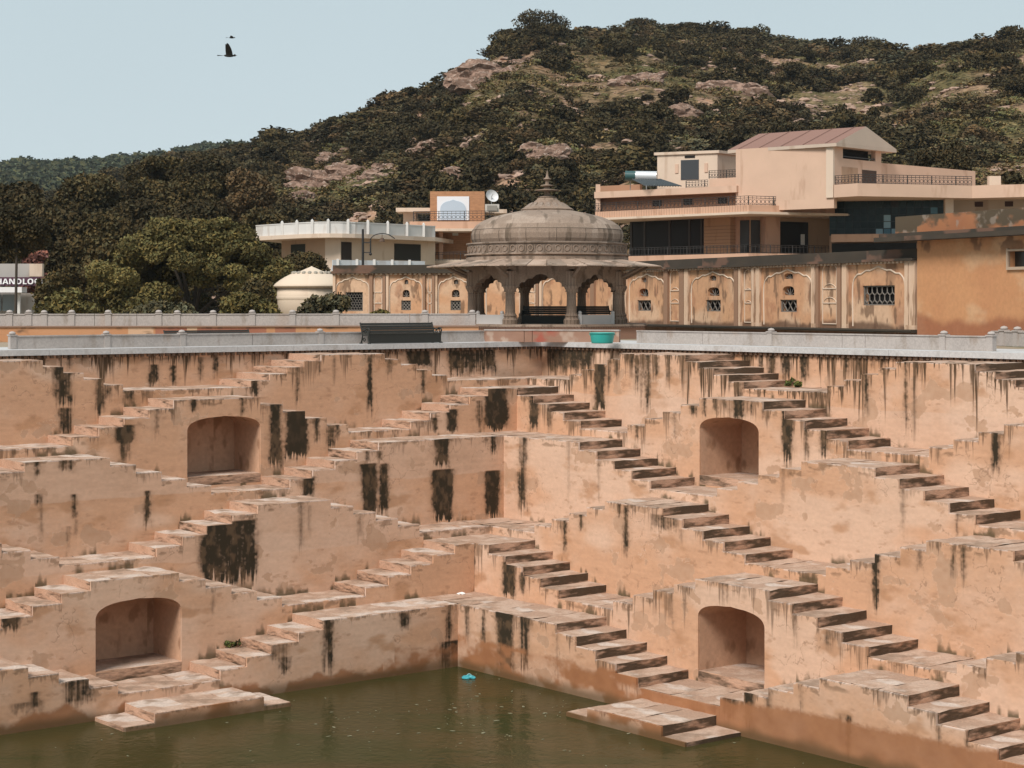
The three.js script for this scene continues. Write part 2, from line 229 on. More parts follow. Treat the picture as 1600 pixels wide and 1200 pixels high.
function stoneBox(w, h, d, rng) {                     // worn block, its top edges knocked about; local x along the wall, z into the well
  const g = new THREE.BoxGeometry(w, h, d, 4, 1, 5).toNonIndexed(), p = g.attributes.position, n = g.attributes.normal, uv = new Float32Array(p.count * 2), ox = rng(), oz = rng(), key = Math.floor(rng() * 1e6);
  for (let i = 0; i < p.count; i++) {
    const x = p.getX(i), y = p.getY(i), z = p.getZ(i), ny = n.getY(i);
    if (ny > 0.5) { uv[2 * i] = 0.02 + 0.46 * ((ox + x / 2.6 + 5) % 1); uv[2 * i + 1] = (oz + z / 2.6 + 5) % 1; if (ox + w / 2.6 > 1 || 1) uv[2 * i] = 0.02 + 0.46 * (0.5 + x / Math.max(w, 2.6)); uv[2 * i + 1] = 0.5 + z / Math.max(d, 2.6); }
    else { const t = Math.abs(n.getX(i)) > 0.5 ? z / Math.max(d, 2.6) : x / Math.max(w, 2.6); uv[2 * i] = 0.52 + 0.46 * (0.5 + t); uv[2 * i + 1] = 0.5 + y / h; }
    if (y > 0) { const r = (a, b, c) => h2(Math.round(a * 50), Math.round(b * 50) + Math.round(c * 50) * 31, key) - 0.5; p.setXYZ(i, x + 0.03 * r(x, z, 1), y + 0.034 * r(x, z, 2) - 0.02 * Math.max(0, r(x, z, 4) - 0.3) * 5, z + 0.012 * r(x, z, 3)); }
  }
  g.setAttribute('uv', new THREE.BufferAttribute(uv, 2)); g.computeVertexNormals(); return g;
}
const well = thing('stepwell', 'old stepwell of orange plaster walls with zigzag stairs going down to green water', 'stepwell', V(CORNER.x, 0, CORNER.z));
const wellRng = rngOf(77);
const stepGeo = {};                                   // a few blocks per wall, shared by all steps
for (const w of ['R', 'L']) { const T = w === 'R' ? TR : TL; stepGeo[w] = []; for (let i = 0; i < 5; i++) stepGeo[w].push(place(stoneBox(RUN + 0.035, RISE, T - 0.06, wellRng).translate(-CORNER.x * 0, 0, 0), w).translate(-CORNER.x, 0, -CORNER.z)); }
function blockAt(name, geo, mat, parent, w, a, y, b) { const m = new THREE.Mesh(geo, mat); m.name = name; m.castShadow = m.receiveShadow = true; const q = wp(w, a, b, y); m.position.set(q.x - CORNER.x, y, q.z - CORNER.z).add(parent === well ? V(0, 0, 0) : V(CORNER.x, 0, CORNER.z)); parent.add(m); return m; }
const nicheMat = (() => { const t = texture(512, 256, (u, v) => { const x = u * 6, y = v * 3; let c = mix3([0.58, 0.375, 0.26], [0.52, 0.31, 0.195], fbm(x * 0.8, y * 0.8, 501, 4)); const g = 0.88 + 0.24 * fbm(x * 9, y * 9, 502, 3); c = mix3(c, [0.25, 0.13, 0.07], sst(0.62, 0.8, fbm(x * 2, y * 1.2, 503, 4)) * 0.6); return [c[0] * g, c[1] * g, c[2] * g]; }); t.repeat.set(1 / 6, 1 / 3); return new THREE.MeshPhysicalMaterial({ map: t, roughness: 0.95, specularIntensity: 0.25 }); })();
function nichePath(P, [x0, x1, yf, ys, yt]) { const xm = (x0 + x1) / 2, w = (x1 - x0) / 2; P.moveTo(x0, yf); P.lineTo(x0, ys); P.bezierCurveTo(x0 + 0.02 * w, ys + (yt - ys) * 0.62, x0 + 0.30 * w, yt - 0.09, x0 + 0.62 * w, yt - 0.04); P.quadraticCurveTo(x0 + 0.8 * w, yt - 0.035, xm, yt); P.quadraticCurveTo(x1 - 0.8 * w, yt - 0.035, x1 - 0.62 * w, yt - 0.04); P.bezierCurveTo(x1 - 0.30 * w, yt - 0.09, x1 - 0.02 * w, ys + (yt - ys) * 0.62, x1, ys); P.lineTo(x1, yf); P.closePath(); return P; }
const FAR = 60, FARR = 65, SEEN = { R: 37.5, L: 34 };
const texOpts = {
  R0: { seed: 11, coat: 9.2, drip: 2.2, dripA: 0.75, fresh: 0.12 }, R1: { seed: 12, drip: 1.4, old: 0.04 }, R2: { seed: 13, fresh: 0.22, drip: 0.4, dripA: 0.15 }, R3: { seed: 14, old: 0.1, drip: 1.0 }, R4: { seed: 15, drip: 1.6, fresh: 0.06 },
  R5: { seed: 16, drip: 1.0, band: a => a > 22 ? 1.0 + 0.02 * (a - 24) : 1.15, bandJ: 0.22, bandSolid: 22 }, R6: { seed: 17, band: () => 0.55, drip: 0.3 },
  L0: { seed: 21, drip: 0.9, old: 0.04 }, L1: { seed: 22, drip: 1.0, old: 0.07 }, L2: { seed: 23, coat: 6.2, coatUp: true, drip: 0.7, dripA: 0.25, old: 0.1, rust: 0.06 }, L3: { seed: 24, coat: 4.1, coatUp: true, drip: 0.5, dripA: 0.2, fresh: 0.1 }, L4: { seed: 25, drip: 0.4, dripA: 0.15, fresh: 0.03 },
  L5: { seed: 26, drip: 0.6, dripA: 0.25, bandSolid: 17, band: a => a > 9 && a < 16.5 ? 0.75 : 0.28, bandJ: 1.1 }, L6: { seed: 27, band: () => 0.62, drip: 0.3 },
};
function tier(w, k) {
  const T = w === 'R' ? TR : TL, T2 = w === 'R' ? TL : TR, b0 = k === 0 ? BASEB - 0.05 : k * T - 0.05, b1 = (k + 1) * T, skin = 0.07, key = w + k, bottom = -1.5;
  const FARW = w === 'R' ? FARR : FAR, prof = profile(w, k, FARW), front = (k + 1) * T2, seen = SEEN[w], a1 = seen + 1, top = slabY(k) + 0.06, low = Math.max(-0.3, slabY(k) - 3.7);
  const topAt = a => { for (const p of prof) if (a < p[1]) return p[2]; return prof[0][2]; };
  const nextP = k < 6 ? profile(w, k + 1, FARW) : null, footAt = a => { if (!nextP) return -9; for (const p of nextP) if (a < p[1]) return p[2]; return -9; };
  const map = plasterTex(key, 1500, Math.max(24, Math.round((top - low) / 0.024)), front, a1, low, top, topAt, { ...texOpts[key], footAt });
  const mat = new THREE.MeshPhysicalMaterial({ map, bumpMap: map, bumpScale: 0.02, roughness: 0.94, specularIntensity: 0.25 });
  const outline = (from, drop) => { const pts = [[from, bottom]]; for (const [p0, p1, y] of prof) { if (p1 <= from + 0.01) continue; const yy = y - (p0 < seen ? drop : 0.004); pts.push([Math.max(p0, from), yy], [p1, yy]); } pts.push([FARW, bottom]); return new THREE.Shape(pts.map(q => new THREE.Vector2(q[0], q[1]))); };
  const holes = (NICHES[key] || []);
  const face = outline(front - 0.0, 0.004), core = outline(prof[0][0], RISE + 0.002);
  for (const h of holes) { face.holes.push(nichePath(new THREE.Path(), h)); core.holes.push(nichePath(new THREE.Path(), [h[0] - 0.05, h[1] + 0.05, h[2] - 0.3, h[3] + 0.05, h[4] + 0.05])); }
  const paint = g => { g = g.index ? g.toNonIndexed() : g; const p = g.attributes.position, uv = g.attributes.uv; for (let i = 0; i < p.count; i++) uv.setXY(i, (p.getX(i) - front) / (a1 - front), (p.getY(i) - low) / (top - low)); return g; };
  const g1 = paint(new THREE.ExtrudeGeometry(face, { depth: skin, bevelEnabled: false, curveSegments: 10 })).translate(0, 0, b1 - skin);
  const g2 = paint(new THREE.ExtrudeGeometry(core, { depth: b1 - skin - b0, bevelEnabled: false, curveSegments: 10 })).translate(0, 0, b0);
  const m = part('tier_wall', [place(g1, w), place(g2, w)], mat, well);
  for (const h of holes) {                            // vaulted niche: lining, back and a sill block
    const s = new THREE.Shape(); nichePath(s, [h[0] - 0.04, h[1] + 0.04, h[2] - 0.2, h[3] + 0.04, h[4] + 0.04]); s.holes.push(nichePath(new THREE.Path(), [h[0] + 0.004, h[1] - 0.004, h[2] - 0.02, h[3], h[4] - 0.004]));
    const lining = new THREE.ExtrudeGeometry(s, { depth: b1 - skin - k * T - 0.02, bevelEnabled: false, curveSegments: 12 }).translate(0, 0, k * T + 0.01);
    part('niche', [place(metricUV(lining), w), boxW(w, h[0] - 0.04, h[1] + 0.04, k * T + 0.012, k * T + 0.05, h[2] - 0.1, h[4] + 0.04)], nicheMat, m);
    const sill = stoneBox(h[1] - h[0] - 0.02, 0.34, T - 0.02, wellRng); part('sill', place(sill.translate((h[0] + h[1]) / 2, h[2] - 0.165, (k + 0.5) * T + 0.015), w), stoneMats[w][3], m);
  }
  const mats = stoneMats[w], depth = T - 0.06, mid = (k * T + b1 - skin) / 2 - 0.005;
  for (const [p0, p1, y, kind] of prof) {
    if (p0 > seen) continue;
    const bb0 = k === 0 ? BASEB : k * T - 0.01, dz = b1 - skin - bb0, bm = (b1 - skin + bb0) / 2;
    if (kind === 'up' || kind === 'down') {
      const isShort = k === 0 || Math.abs(p1 - p0 - RUN) > 0.01 || true && (k === 0);
      if (isShort) { const g = place(stoneBox(p1 - p0 + 0.03, RISE, dz, wellRng).translate((p0 + p1) / 2, y - RISE / 2, bm), w); part('step', g, mats[Math.floor(wellRng() * 6)], m); }
      else blockAt('step', stepGeo[w][Math.floor(wellRng() * 5)], mats[Math.floor(wellRng() * 6)], m, w, (p0 + p1) / 2 + (kind === 'down' ? 0.012 : -0.012), y - RISE / 2 + (wellRng() - 0.5) * 0.016, bm);
    } else {
      const L = Math.min(p1, seen + 1) - p0, n = Math.max(1, Math.round(L / (k >= 2 ? 1.15 : 1.6)));
      let a = p0; const cuts = []; for (let i = 1; i < n; i++) cuts.push(p0 + L * (i + (wellRng() - 0.5) * 0.45) / n); cuts.push(p0 + L);
      for (const c of cuts) { const wdt = c - a - (c < p0 + L ? 0.016 : 0); part('paving_stone', place(stoneBox(wdt, RISE, dz, wellRng).translate(a + wdt / 2, y - RISE / 2 + (wellRng() - 0.5) * 0.012, bm), w), mats[Math.floor(wellRng() * 6)], m); a = c; }
    }
  }
}
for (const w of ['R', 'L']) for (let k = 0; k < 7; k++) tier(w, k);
// the top wall under the terrace edge, its coping ledge and the row of small brackets
for (const w of ['R', 'L']) {
  const y0 = 8.4, a1 = SEEN[w], map = plasterTex(w + '-1', 1500, 120, BASEB, a1, y0, LEDGE, () => LEDGE, { seed: w === 'R' ? 31 : 32, drip: w === 'R' ? 3.2 : 2.4, dripA: 1, old: 0.06 });
  const g = new THREE.BoxGeometry(FARR - BASEB, LEDGE - y0 + 3, 0.4).toNonIndexed(); g.translate((FARR + BASEB) / 2, (LEDGE + y0 - 3) / 2, BASEB - 0.2);
  const p = g.attributes.position, uv = g.attributes.uv; for (let i = 0; i < p.count; i++) uv.setXY(i, (p.getX(i) - BASEB) / (a1 - BASEB), (p.getY(i) - y0) / (LEDGE - y0));
  const m = part('top_wall', place(g, w), new THREE.MeshPhysicalMaterial({ map, bumpMap: map, bumpScale: 0.02, roughness: 0.94, specularIntensity: 0.25 }), well);
  const dent = []; for (let a = BASEB + 0.2; a < SEEN[w]; a += 0.27) dent.push(boxW(w, a, a + 0.13, BASEB - 0.02, BASEB + 0.09, LEDGE - 0.12, LEDGE - 0.002)); const dm = part('bracket_row', dent, std(0.16, 0.10, 0.065), m); dm.userData.kind = 'stuff';
}
const paleStone = (() => { const t = texture(512, 512, (u, v) => { const x = u * 8, y = v * 8; let c = mix3([0.42, 0.41, 0.40], [0.54, 0.53, 0.52], fbm(x * 0.9, y * 0.9, 601, 4)); c = mix3(c, [0.30, 0.27, 0.24], sst(0.60, 0.80, fbm(x * 1.6, y * 0.7, 602, 4)) * 0.6); const g = 0.9 + 0.2 * vn(u * 160, v * 160, 603); return [c[0] * g, c[1] * g, c[2] * g]; }); t.repeat.set(1 / 8, 1 / 8); return new THREE.MeshStandardMaterial({ map: t, bumpMap: t, bumpScale: 0.01, roughness: 0.85 }); })();
{
  const rng = rngOf(41);
  for (const w of ['R', 'L']) for (let a = w === 'R' ? BASEB + 0.17 : -0.40; a < SEEN[w];) { const L = 2.2 + rng() * 1.1; part('ledge_stone', boxW(w, a, a + L - 0.012, -1.4, BASEB + 0.17 + (rng() - 0.5) * 0.012, LEDGE, TERRACE + (rng() - 0.5) * 0.006), paleStone, well); a += L; }
  part('ledge_stone', boxW('R', -1.4, BASEB + 0.165, -1.4, BASEB + 0.165, LEDGE, TERRACE), paleStone, well);
}
// far sides of the well, behind the viewer's edge
for (const w of ['R', 'L']) part('retaining_wall', boxW(w, -1, (w === 'R' ? FARR : FAR) + 1.6, (w === 'R' ? FAR : FARR) + 0.9, (w === 'R' ? FAR : FARR) + 1.6, -1.5, TERRACE - 0.02), nicheMat, well);

// water
{
  const t = texture(512, 512, (u, v) => { const x = u * 20, y = v * 20; let c = mix3([0.036, 0.031, 0.010], [0.052, 0.043, 0.015], fbm(x * 0.25, y * 0.25, 701, 4)); c = mix3(c, [0.030, 0.034, 0.010], sst(0.5, 0.7, fbm(x * 0.15, y * 0.5, 702, 3))); return c; }); t.repeat.set(1 / 20, 1 / 20);
  const rp = texture(512, 512, (u, v) => { const n = fbm(u * 60, v * 60, 711, 4) * 0.6 + fbm(u * 9, v * 9, 712, 3) * 0.4; return [n, n, n]; }); rp.colorSpace = THREE.NoColorSpace; rp.repeat.set(1 / 12, 1 / 12);
  const pts = [[TL * 5, TR * 5], [FARR + 1, TR * 5], [FARR + 1, FAR + 1], [TL * 5, FAR + 1]].map(([a, b]) => wp('R', a, b, 0));
  const g = metricUV(new THREE.ShapeGeometry(new THREE.Shape(pts.map(p => new THREE.Vector2(p.x, -p.z)))).rotateX(-Math.PI / 2));
  single('water', g, new THREE.MeshPhysicalMaterial({ map: t, roughness: 0.16, bumpMap: rp, bumpScale: 0.035, ior: 1.25, specularIntensity: 0.36 }), 'murky olive green water at the bottom of the stepwell', 'water', null, 'structure');
  const rng = rngOf(702), speck = new THREE.IcosahedronGeometry(0.035, 0); speck.scale(1, 0.25, 1);
  const im = new THREE.InstancedMesh(speck, std(0.20, 0.18, 0.11), 200), M = new THREE.Matrix4(), Q = new THREE.Quaternion();
  for (let i = 0; i < 200; i++) { const cl = rng() < 0.5; const a = cl ? 16 + rng() * 6 : 12 + rng() * 20, b = cl ? 14.5 + rng() * 9 : 14 + rng() * 17, q = wp('R', a, b, 0.008), s = 0.25 + rng() * rng() * 1.6; Q.setFromAxisAngle(V(0, 1, 0), rng() * 6); im.setMatrixAt(i, M.compose(q, Q, V(s * (1 + rng() * 2), 1, s))); }
  im.name = 'floating_debris'; scene.add(im); tag(im, 'pale specks and scum floating on the green water', 'floating debris', null, 'stuff');
}
function crumple(c, r, seed, sx = 1, sy = 0.5, sz = 1) { const g = new THREE.IcosahedronGeometry(r, 3), p = g.attributes.position; for (let i = 0; i < p.count; i++) { const x = p.getX(i), y = p.getY(i), z = p.getZ(i), k = 0.65 + 0.7 * vn(x / r * 2.3 + y / r * 1.7, z / r * 2.3 + y / r, seed); p.setXYZ(i, x * k * sx, y * k * sy, z * k * sz); } g.computeVertexNormals(); return g.translate(c.x, c.y, c.z); }
{
  const D = CY * F / (1060 - YH), q = at(732, 1060, D); 
  const bag = thing('plastic_bag', 'turquoise plastic bag floating on the water near the inner corner', 'plastic bag', V(q.x, 0, q.z));
  part('bag_body', crumple(V(q.x, 0.03, q.z), 0.2, 5, 1.1, 0.35, 0.8), std(0.04, 0.30, 0.34, 0.4), bag); part('bag_handle', tube([V(q.x - 0.1, 0.05, q.z), V(q.x + 0.02, 0.16, q.z + 0.02), V(q.x + 0.16, 0.06, q.z)], 0.018, 10, 5), std(0.25, 0.5, 0.52, 0.4), bag, 'pale knotted handle');
  const l = wp('L', 11.55 + 0.75, 5 * TR * 0 + 5.15 * TL, slabY(5)); single('paper_litter', crumple(V(l.x, l.y + 0.03, l.z), 0.10, 9, 1.3, 0.5, 0.8), std(0.75, 0.74, 0.72), 'crumpled white paper litter lying on the wide lower corner landing', 'litter');
}
// ------------------------------------------------------------------ ground and terrace
{
  const hole = [wp('R', -1.3, -1.3, 0), wp('R', FARR + 0.9, -1.3, 0), wp('R', FARR + 0.9, FAR + 0.9, 0), wp('R', -1.3, FAR + 0.9, 0)];
  const s = new THREE.Shape([[-1500, -120], [1500, -120], [1500, 2400], [-1500, 2400]].map(q => new THREE.Vector2(q[0], q[1])));
  s.holes.push(new THREE.Path(hole.map(p => new THREE.Vector2(p.x, -p.z))));
  const g = metricUV(new THREE.ShapeGeometry(s).rotateX(-Math.PI / 2).translate(0, TERRACE - 0.012, 0));
  const t = texture(512, 512, (u, v) => { const x = u * 20, y = v * 20; let c = mix3([0.33, 0.25, 0.18], [0.24, 0.19, 0.12], fbm(x * 0.5, y * 0.5, 801, 4)); c = mix3(c, [0.12, 0.13, 0.06], sst(0.55, 0.7, fbm(x * 0.25, y * 0.25, 802, 4))); const k = 0.85 + 0.3 * vn(x * 12, y * 12, 803); return [c[0] * k, c[1] * k, c[2] * k]; }); t.repeat.set(1 / 20, 1 / 20);
  single('ground', g, new THREE.MeshStandardMaterial({ map: t, roughness: 1 }), 'dusty level ground of the courtyard around the stepwell', 'ground', null, 'structure');
  const strip = []; for (const w of ['R', 'L']) strip.push(boxW(w, w === 'R' ? -5.2 : -1.402, 38, -5.2, -1.402, TERRACE - 0.3, TERRACE - 0.004));
  single('terrace', strip, paleStone, 'pale stone terrace paving along the stepwell edge', 'terrace', null, 'structure');
}
// ------------------------------------------------------------------ low stone parapets
const greyStone = (() => { const t = texture(512, 512, (u, v) => { const x = u * 8, y = v * 8; let c = mix3([0.34, 0.30, 0.275], [0.43, 0.38, 0.345], fbm(x * 0.8, y * 1.1, 611, 4)); c = mix3(c, [0.24, 0.19, 0.15], sst(0.60, 0.82, fbm(x * 2.2, y * 0.8, 612, 4)) * 0.65); c = mix3(c, [0.37, 0.27, 0.21], sst(0.58, 0.75, fbm(x * 0.6, y * 0.9, 613, 3)) * 0.5); const g = 0.88 + 0.24 * vn(u * 170, v * 170, 614); return [c[0] * g, c[1] * g, c[2] * g]; }); t.repeat.set(1 / 8, 1 / 8); return new THREE.MeshStandardMaterial({ map: t, bumpMap: t, bumpScale: 0.012, roughness: 0.9 }); })();
const postGeo = (() => { const pts = [[0.14, 0], [0.14, 0.5], [0.16, 0.52], [0.16, 0.56], [0.07, 0.58], [0.11, 0.61], [0.115, 0.65], [0.08, 0.70], [0, 0.725]].map(p => new THREE.Vector2(...p)); const body = new THREE.BoxGeometry(0.27, 0.54, 0.24).translate(0, 0.27, 0); const cap = new THREE.BoxGeometry(0.33, 0.05, 0.3).translate(0, 0.565, 0); const knob = new THREE.LatheGeometry(pts.slice(4).map(p => new THREE.Vector2(p.x * 1.25, p.y)), 12); return merged([body, cap, knob]); })();
// posts and panels between two ground points; posts given as fractions of the run, joints too
function parapet(name, label, P0, P1, y, h, posts, thick = 0.16) {
  const t = thing(name, label, 'parapet', V((P0.x + P1.x) / 2, y, (P0.z + P1.z) / 2), 'low grey stone parapets on the terrace');
  const d = V(P1.x - P0.x, 0, P1.z - P0.z), L = d.length(); const ang = Math.atan2(-d.z, d.x), rng = rngOf(Math.round(L * 100)); let prev = 0;
  const pt = f => V(P0.x + d.x * f, y, P0.z + d.z * f);
  for (const [f, kind] of [...posts, [1, 'end']]) {
    const q0 = pt(prev + 0.008 / 1), q1 = pt(f), a = pt(prev), w = L * (f - prev);
    if (w > 0.2) { const m = pt((prev + f) / 2); const pg = metricUV(merged([new THREE.BoxGeometry(w - 0.02, h, thick).rotateY(ang).translate(m.x, y + h / 2, m.z), new THREE.BoxGeometry(w - 0.02, 0.05, thick + 0.06).rotateY(ang).translate(m.x, y + h + 0.024, m.z)])); part('panel', pg, greyStone, t); }
    if (kind === 'post' || kind === 'endpost') { const m = pt(f), pm = local('post', postGeo, greyStone, t, V(m.x - t.position.x, (rng() - 0.5) * 0.02, m.z - t.position.z)); pm.scale.setScalar(h / 0.5); pm.rotation.y = ang; }
    prev = f;
  }
  return t;
}
const fr = (P0, P1, px) => { const q = hit(P0, P1, px); return Math.hypot(q.x - P0.x, q.z - P0.z) / Math.hypot(P1.x - P0.x, P1.z - P0.z); };
{
  const A = wp('L', 24.5, -1.75, 0), B = wp('L', 1.9, -1.75, 0);
  parapet('parapet', 'front left grey stone parapet with knobbed posts and bench before it', A, B, TERRACE, 0.46, [[0.0, 'endpost'], [fr(A, B, 166), 'post'], [fr(A, B, 284), 'post'], [fr(A, B, 393), 'joint'], [fr(A, B, 500), 'post'], [fr(A, B, 640), 'joint']]);
  const C = wp('R', 4.6, -1.75, 0), D = wp('R', 23.6, -1.75, 0);
  parapet('parapet', 'front right grey stone parapet running from the turquoise tub', C, D, TERRACE, 0.5, [[fr(C, D, 1004), 'joint'], [fr(C, D, 1100), 'joint'], [fr(C, D, 1205), 'post'], [fr(C, D, 1318), 'joint'], [fr(C, D, 1354), 'joint'], [fr(C, D, 1475), 'post'], [fr(C, D, 1549), 'post']]);
  const E1 = xz(1552, 78), E2 = xz(1640, 74);
  parapet('parapet', 'short second parapet with knobs behind the front one at far right', E1, E2, TERRACE, 0.56, [[fr(E1, E2, 1569), 'post'], [fr(E1, E2, 1590), 'post']]);
  // red brown painted low wall in front of the pavilion
  const G1 = wp('L', 1.88, -1.72, 0), G2 = wp('R', 3.4, -1.72, 0);
  const t = thing('low_wall', 'low red brown painted wall in front of the domed pavilion plinth', 'low wall', V((G1.x + G2.x) / 2, TERRACE, (G1.z + G2.z) / 2));
  const tx = texture(256, 64, (u, v) => { const x = u * 6, y = v; let c = mix3([0.33, 0.195, 0.135], [0.235, 0.125, 0.085], fbm(x * 1.3, y * 3, 621, 4)); c = mix3(c, [0.33, 0.09, 0.06], sst(0.58, 0.7, fbm(x * 1.1 + 3, y * 1.5, 622, 3)) * sst(3.2, 4, x) * (1 - sst(4.9, 5.2, x))); c = mix3(c, [0.44, 0.34, 0.27], sst(0.6, 0.75, fbm(x * 1.5, y * 1.2, 623, 4)) * 0.7); return c; }); tx.repeat.set(1 / 6, 1);
  const mt = new THREE.MeshStandardMaterial({ map: tx, roughness: 0.95 });
  for (const [f0, f1] of [[0.004, 0.30], [0.304, 0.36], [0.364, 0.80], [0.804, 1]]) { const a = G1.clone().lerp(G2, f0), b = G1.clone().lerp(G2, f1); part('wall_panel', wallSeg(a, b, TERRACE - 0.01, TERRACE + 0.5, 0.3), mt, t); }
  part('coping', wallSeg(G1, G2, TERRACE + 0.502, TERRACE + 0.56, 0.36, 0.03), greyStone, t);
}
// ------------------------------------------------------------------ raised platform with the rear parapet
const PLAT = 11.97;
{
  const P0 = xz(-160, 84.7), P1 = xz(748, 88);
  const t = thing('raised_platform', 'raised orange platform wall with red brown painted dados behind the front parapet', 'platform wall', V(P0.x, TERRACE, P0.z));
  const L = P0.distanceTo(P1), s0 = px => hit(P0, P1, px).distanceTo(P0);
  const zones = [[243, 292], [308, 416], [430, 462]].map(z => z.map(s0)), fade = s0(110), pale = [s0(200), s0(240), s0(292), s0(308)];
  const tx = texture(1200, 48, (u, v) => { const x = u * L, y = v * 0.72; let c = mix3([0.52, 0.27, 0.14], [0.46, 0.215, 0.10], fbm(x * 0.6, y * 2, 631, 4)); for (const z of zones) if (x > z[0] && x < z[1] && y < 0.60 + 0.05 * vn(x * 3, 1, 637)) c = mix3([0.30, 0.11, 0.065], [0.36, 0.15, 0.085], fbm(x * 0.7, y * 2, 632, 3)); if ((x > pale[0] && x < pale[1]) || (x > pale[2] && x < pale[3])) c = mix3(c, [0.60, 0.41, 0.27], 0.7); c = mix3(c, [0.12, 0.07, 0.04], sst(0.63, 0.8, fbm(x * 1.1, y * 3.1, 633, 4)) * 0.8); c = mix3(c, [0.07, 0.05, 0.03], sst(0.55, 0.75, vn(x * 4, 0.4, 634)) * sst(0.45, 0.7, y) * 0.6); return c; }, false);
  const g = wallSeg(P0, P1, TERRACE - 0.01, PLAT - 0.06, 3.0), p = g.attributes.position, uv = g.attributes.uv; for (let i = 0; i < p.count; i++) uv.setXY(i, V(p.getX(i), 0, p.getZ(i)).distanceTo(P0) / L, (p.getY(i) - TERRACE) / 0.72);
  part('platform_face', g, new THREE.MeshStandardMaterial({ map: tx, roughness: 0.95 }), t);
  part('platform_edge', wallSeg(P0, P1, PLAT - 0.06, PLAT, 3.06, 0.06), std(0.26, 0.16, 0.11), t);
  const A = xz(-60, 85.4), B = xz(742, 88.3);
  const posts = [15, 45, 69, 112, 148, 169, 214, 248, 277, 333, 394, 457, 525, 640, 664, 738];
  parapet('rear_parapet', 'long pale grey parapet with knobbed posts on the orange platform at left', A, B, PLAT, 0.5, posts.map((px, i) => [fr(A, B, px), [148, 214, 640].includes(px) ? 'joint' : 'post']));
}
// ------------------------------------------------------------------ benches and the tub
const iron = std(0.016, 0.016, 0.012, 0.7), iron2 = std(0.03, 0.028, 0.02, 0.6);
function benchAt(name, label, base, ang, L, group) {     // built at the origin, length along x, the seat looks along z
  const t = thing(name, label, 'bench', base, group); t.rotation.y = ang;
  const slat = (y, z, h, d, rx) => { const g = new THREE.BoxGeometry(L, h, d, 1, 1, 1); if (rx) g.rotateX(rx); return g.translate(0, y, z); };
  for (let i = 0; i < 4; i++) local('seat_slat', slat(0.43, -0.16 + i * 0.13, 0.035, 0.115), iron2, t);
  for (let i = 0; i < 4; i++) local('back_slat', slat(0.52 + i * 0.105, -0.27 - i * 0.035, 0.095, 0.03, -0.3), iron, t);
  local('apron', slat(0.22, 0.26, 0.38, 0.03), iron, t);
  for (const s of [-1, 1]) {
    const x = s * (L / 2 - 0.02), e = [tube([V(x, 0, 0.30), V(x, 0.2, 0.22), V(x, 0.42, 0.27), V(x, 0.60, 0.30), V(x, 0.66, 0.18), V(x, 0.60, 0.02), V(x, 0.63, -0.25)], 0.035, 24, 6), tube([V(x, 0, -0.34), V(x, 0.2, -0.24), V(x, 0.42, -0.22), V(x, 0.7, -0.32), V(x, 0.9, -0.40)], 0.035, 20, 6), tube([V(x, 0.36, -0.24), V(x, 0.38, 0.28)], 0.03, 4, 6)];
    e.push(new THREE.TorusGeometry(0.085, 0.026, 6, 14).rotateY(Math.PI / 2).translate(x, 0.56, 0.24), new THREE.TorusGeometry(0.07, 0.024, 6, 14).rotateY(Math.PI / 2).translate(x, 0.18, -0.08), new THREE.TorusGeometry(0.06, 0.022, 6, 12).rotateY(Math.PI / 2).translate(x, 0.50, -0.05), box(0.07, 0.05, 0.16, x, 0.025, 0.29), box(0.07, 0.05, 0.16, x, 0.025, -0.33));
    local('end_frame', e, iron, t);
  }
  return t;
}
{
  const along = Math.atan2(-(-eL.z), -eL.x);
  const q = wp('L', 6.95, -1.02, TERRACE); benchAt('bench', 'black iron bench on the terrace in front of the left parapet', q, along, 3.85, 'black iron benches');
  const q2 = at(318, 540, 76.2); benchAt('bench', 'bench behind the left parapet, only its top edge showing', V(q2.x, TERRACE, -78.2), along, 4.0, 'black iron benches').scale.set(1, 0.70, 1);
  benchAt('bench', 'black bench between the front columns inside the domed pavilion', V((852 - 800) / F * 94, PLAT, -94), -0.15, 2.3, 'black iron benches');
  benchAt('bench', 'black bench behind the low white slab in the right bay of the pavilion', V((928 - 800) / F * 95, PLAT, -95), 0.5, 2.2, 'black iron benches').scale.set(1, 1.0, 1);
  const b = at(941, 536, 81.6), tub = thing('tub', 'turquoise plastic tub on the terrace beside the right parapet', 'tub', V(b.x, TERRACE, b.z));
  const teal = std(0.03, 0.35, 0.31, 0.4);
  local('tub_body', new THREE.LatheGeometry([[0, 0.01], [0.43, 0.01], [0.47, 0.05], [0.53, 0.44], [0.51, 0.44], [0.45, 0.06], [0, 0.05]].map(p => new THREE.Vector2(...p)), 28), teal, tub);
  local('rim', new THREE.TorusGeometry(0.535, 0.028, 8, 32).rotateX(Math.PI / 2).translate(0, 0.45, 0), teal, tub);
  for (const s of [-1, 1]) local('handle', new THREE.TorusGeometry(0.09, 0.02, 6, 12, Math.PI).rotateY(Math.PI / 2).rotateZ(s * 1.57).translate(s * 0.56, 0.38, 0), teal, tub);
}
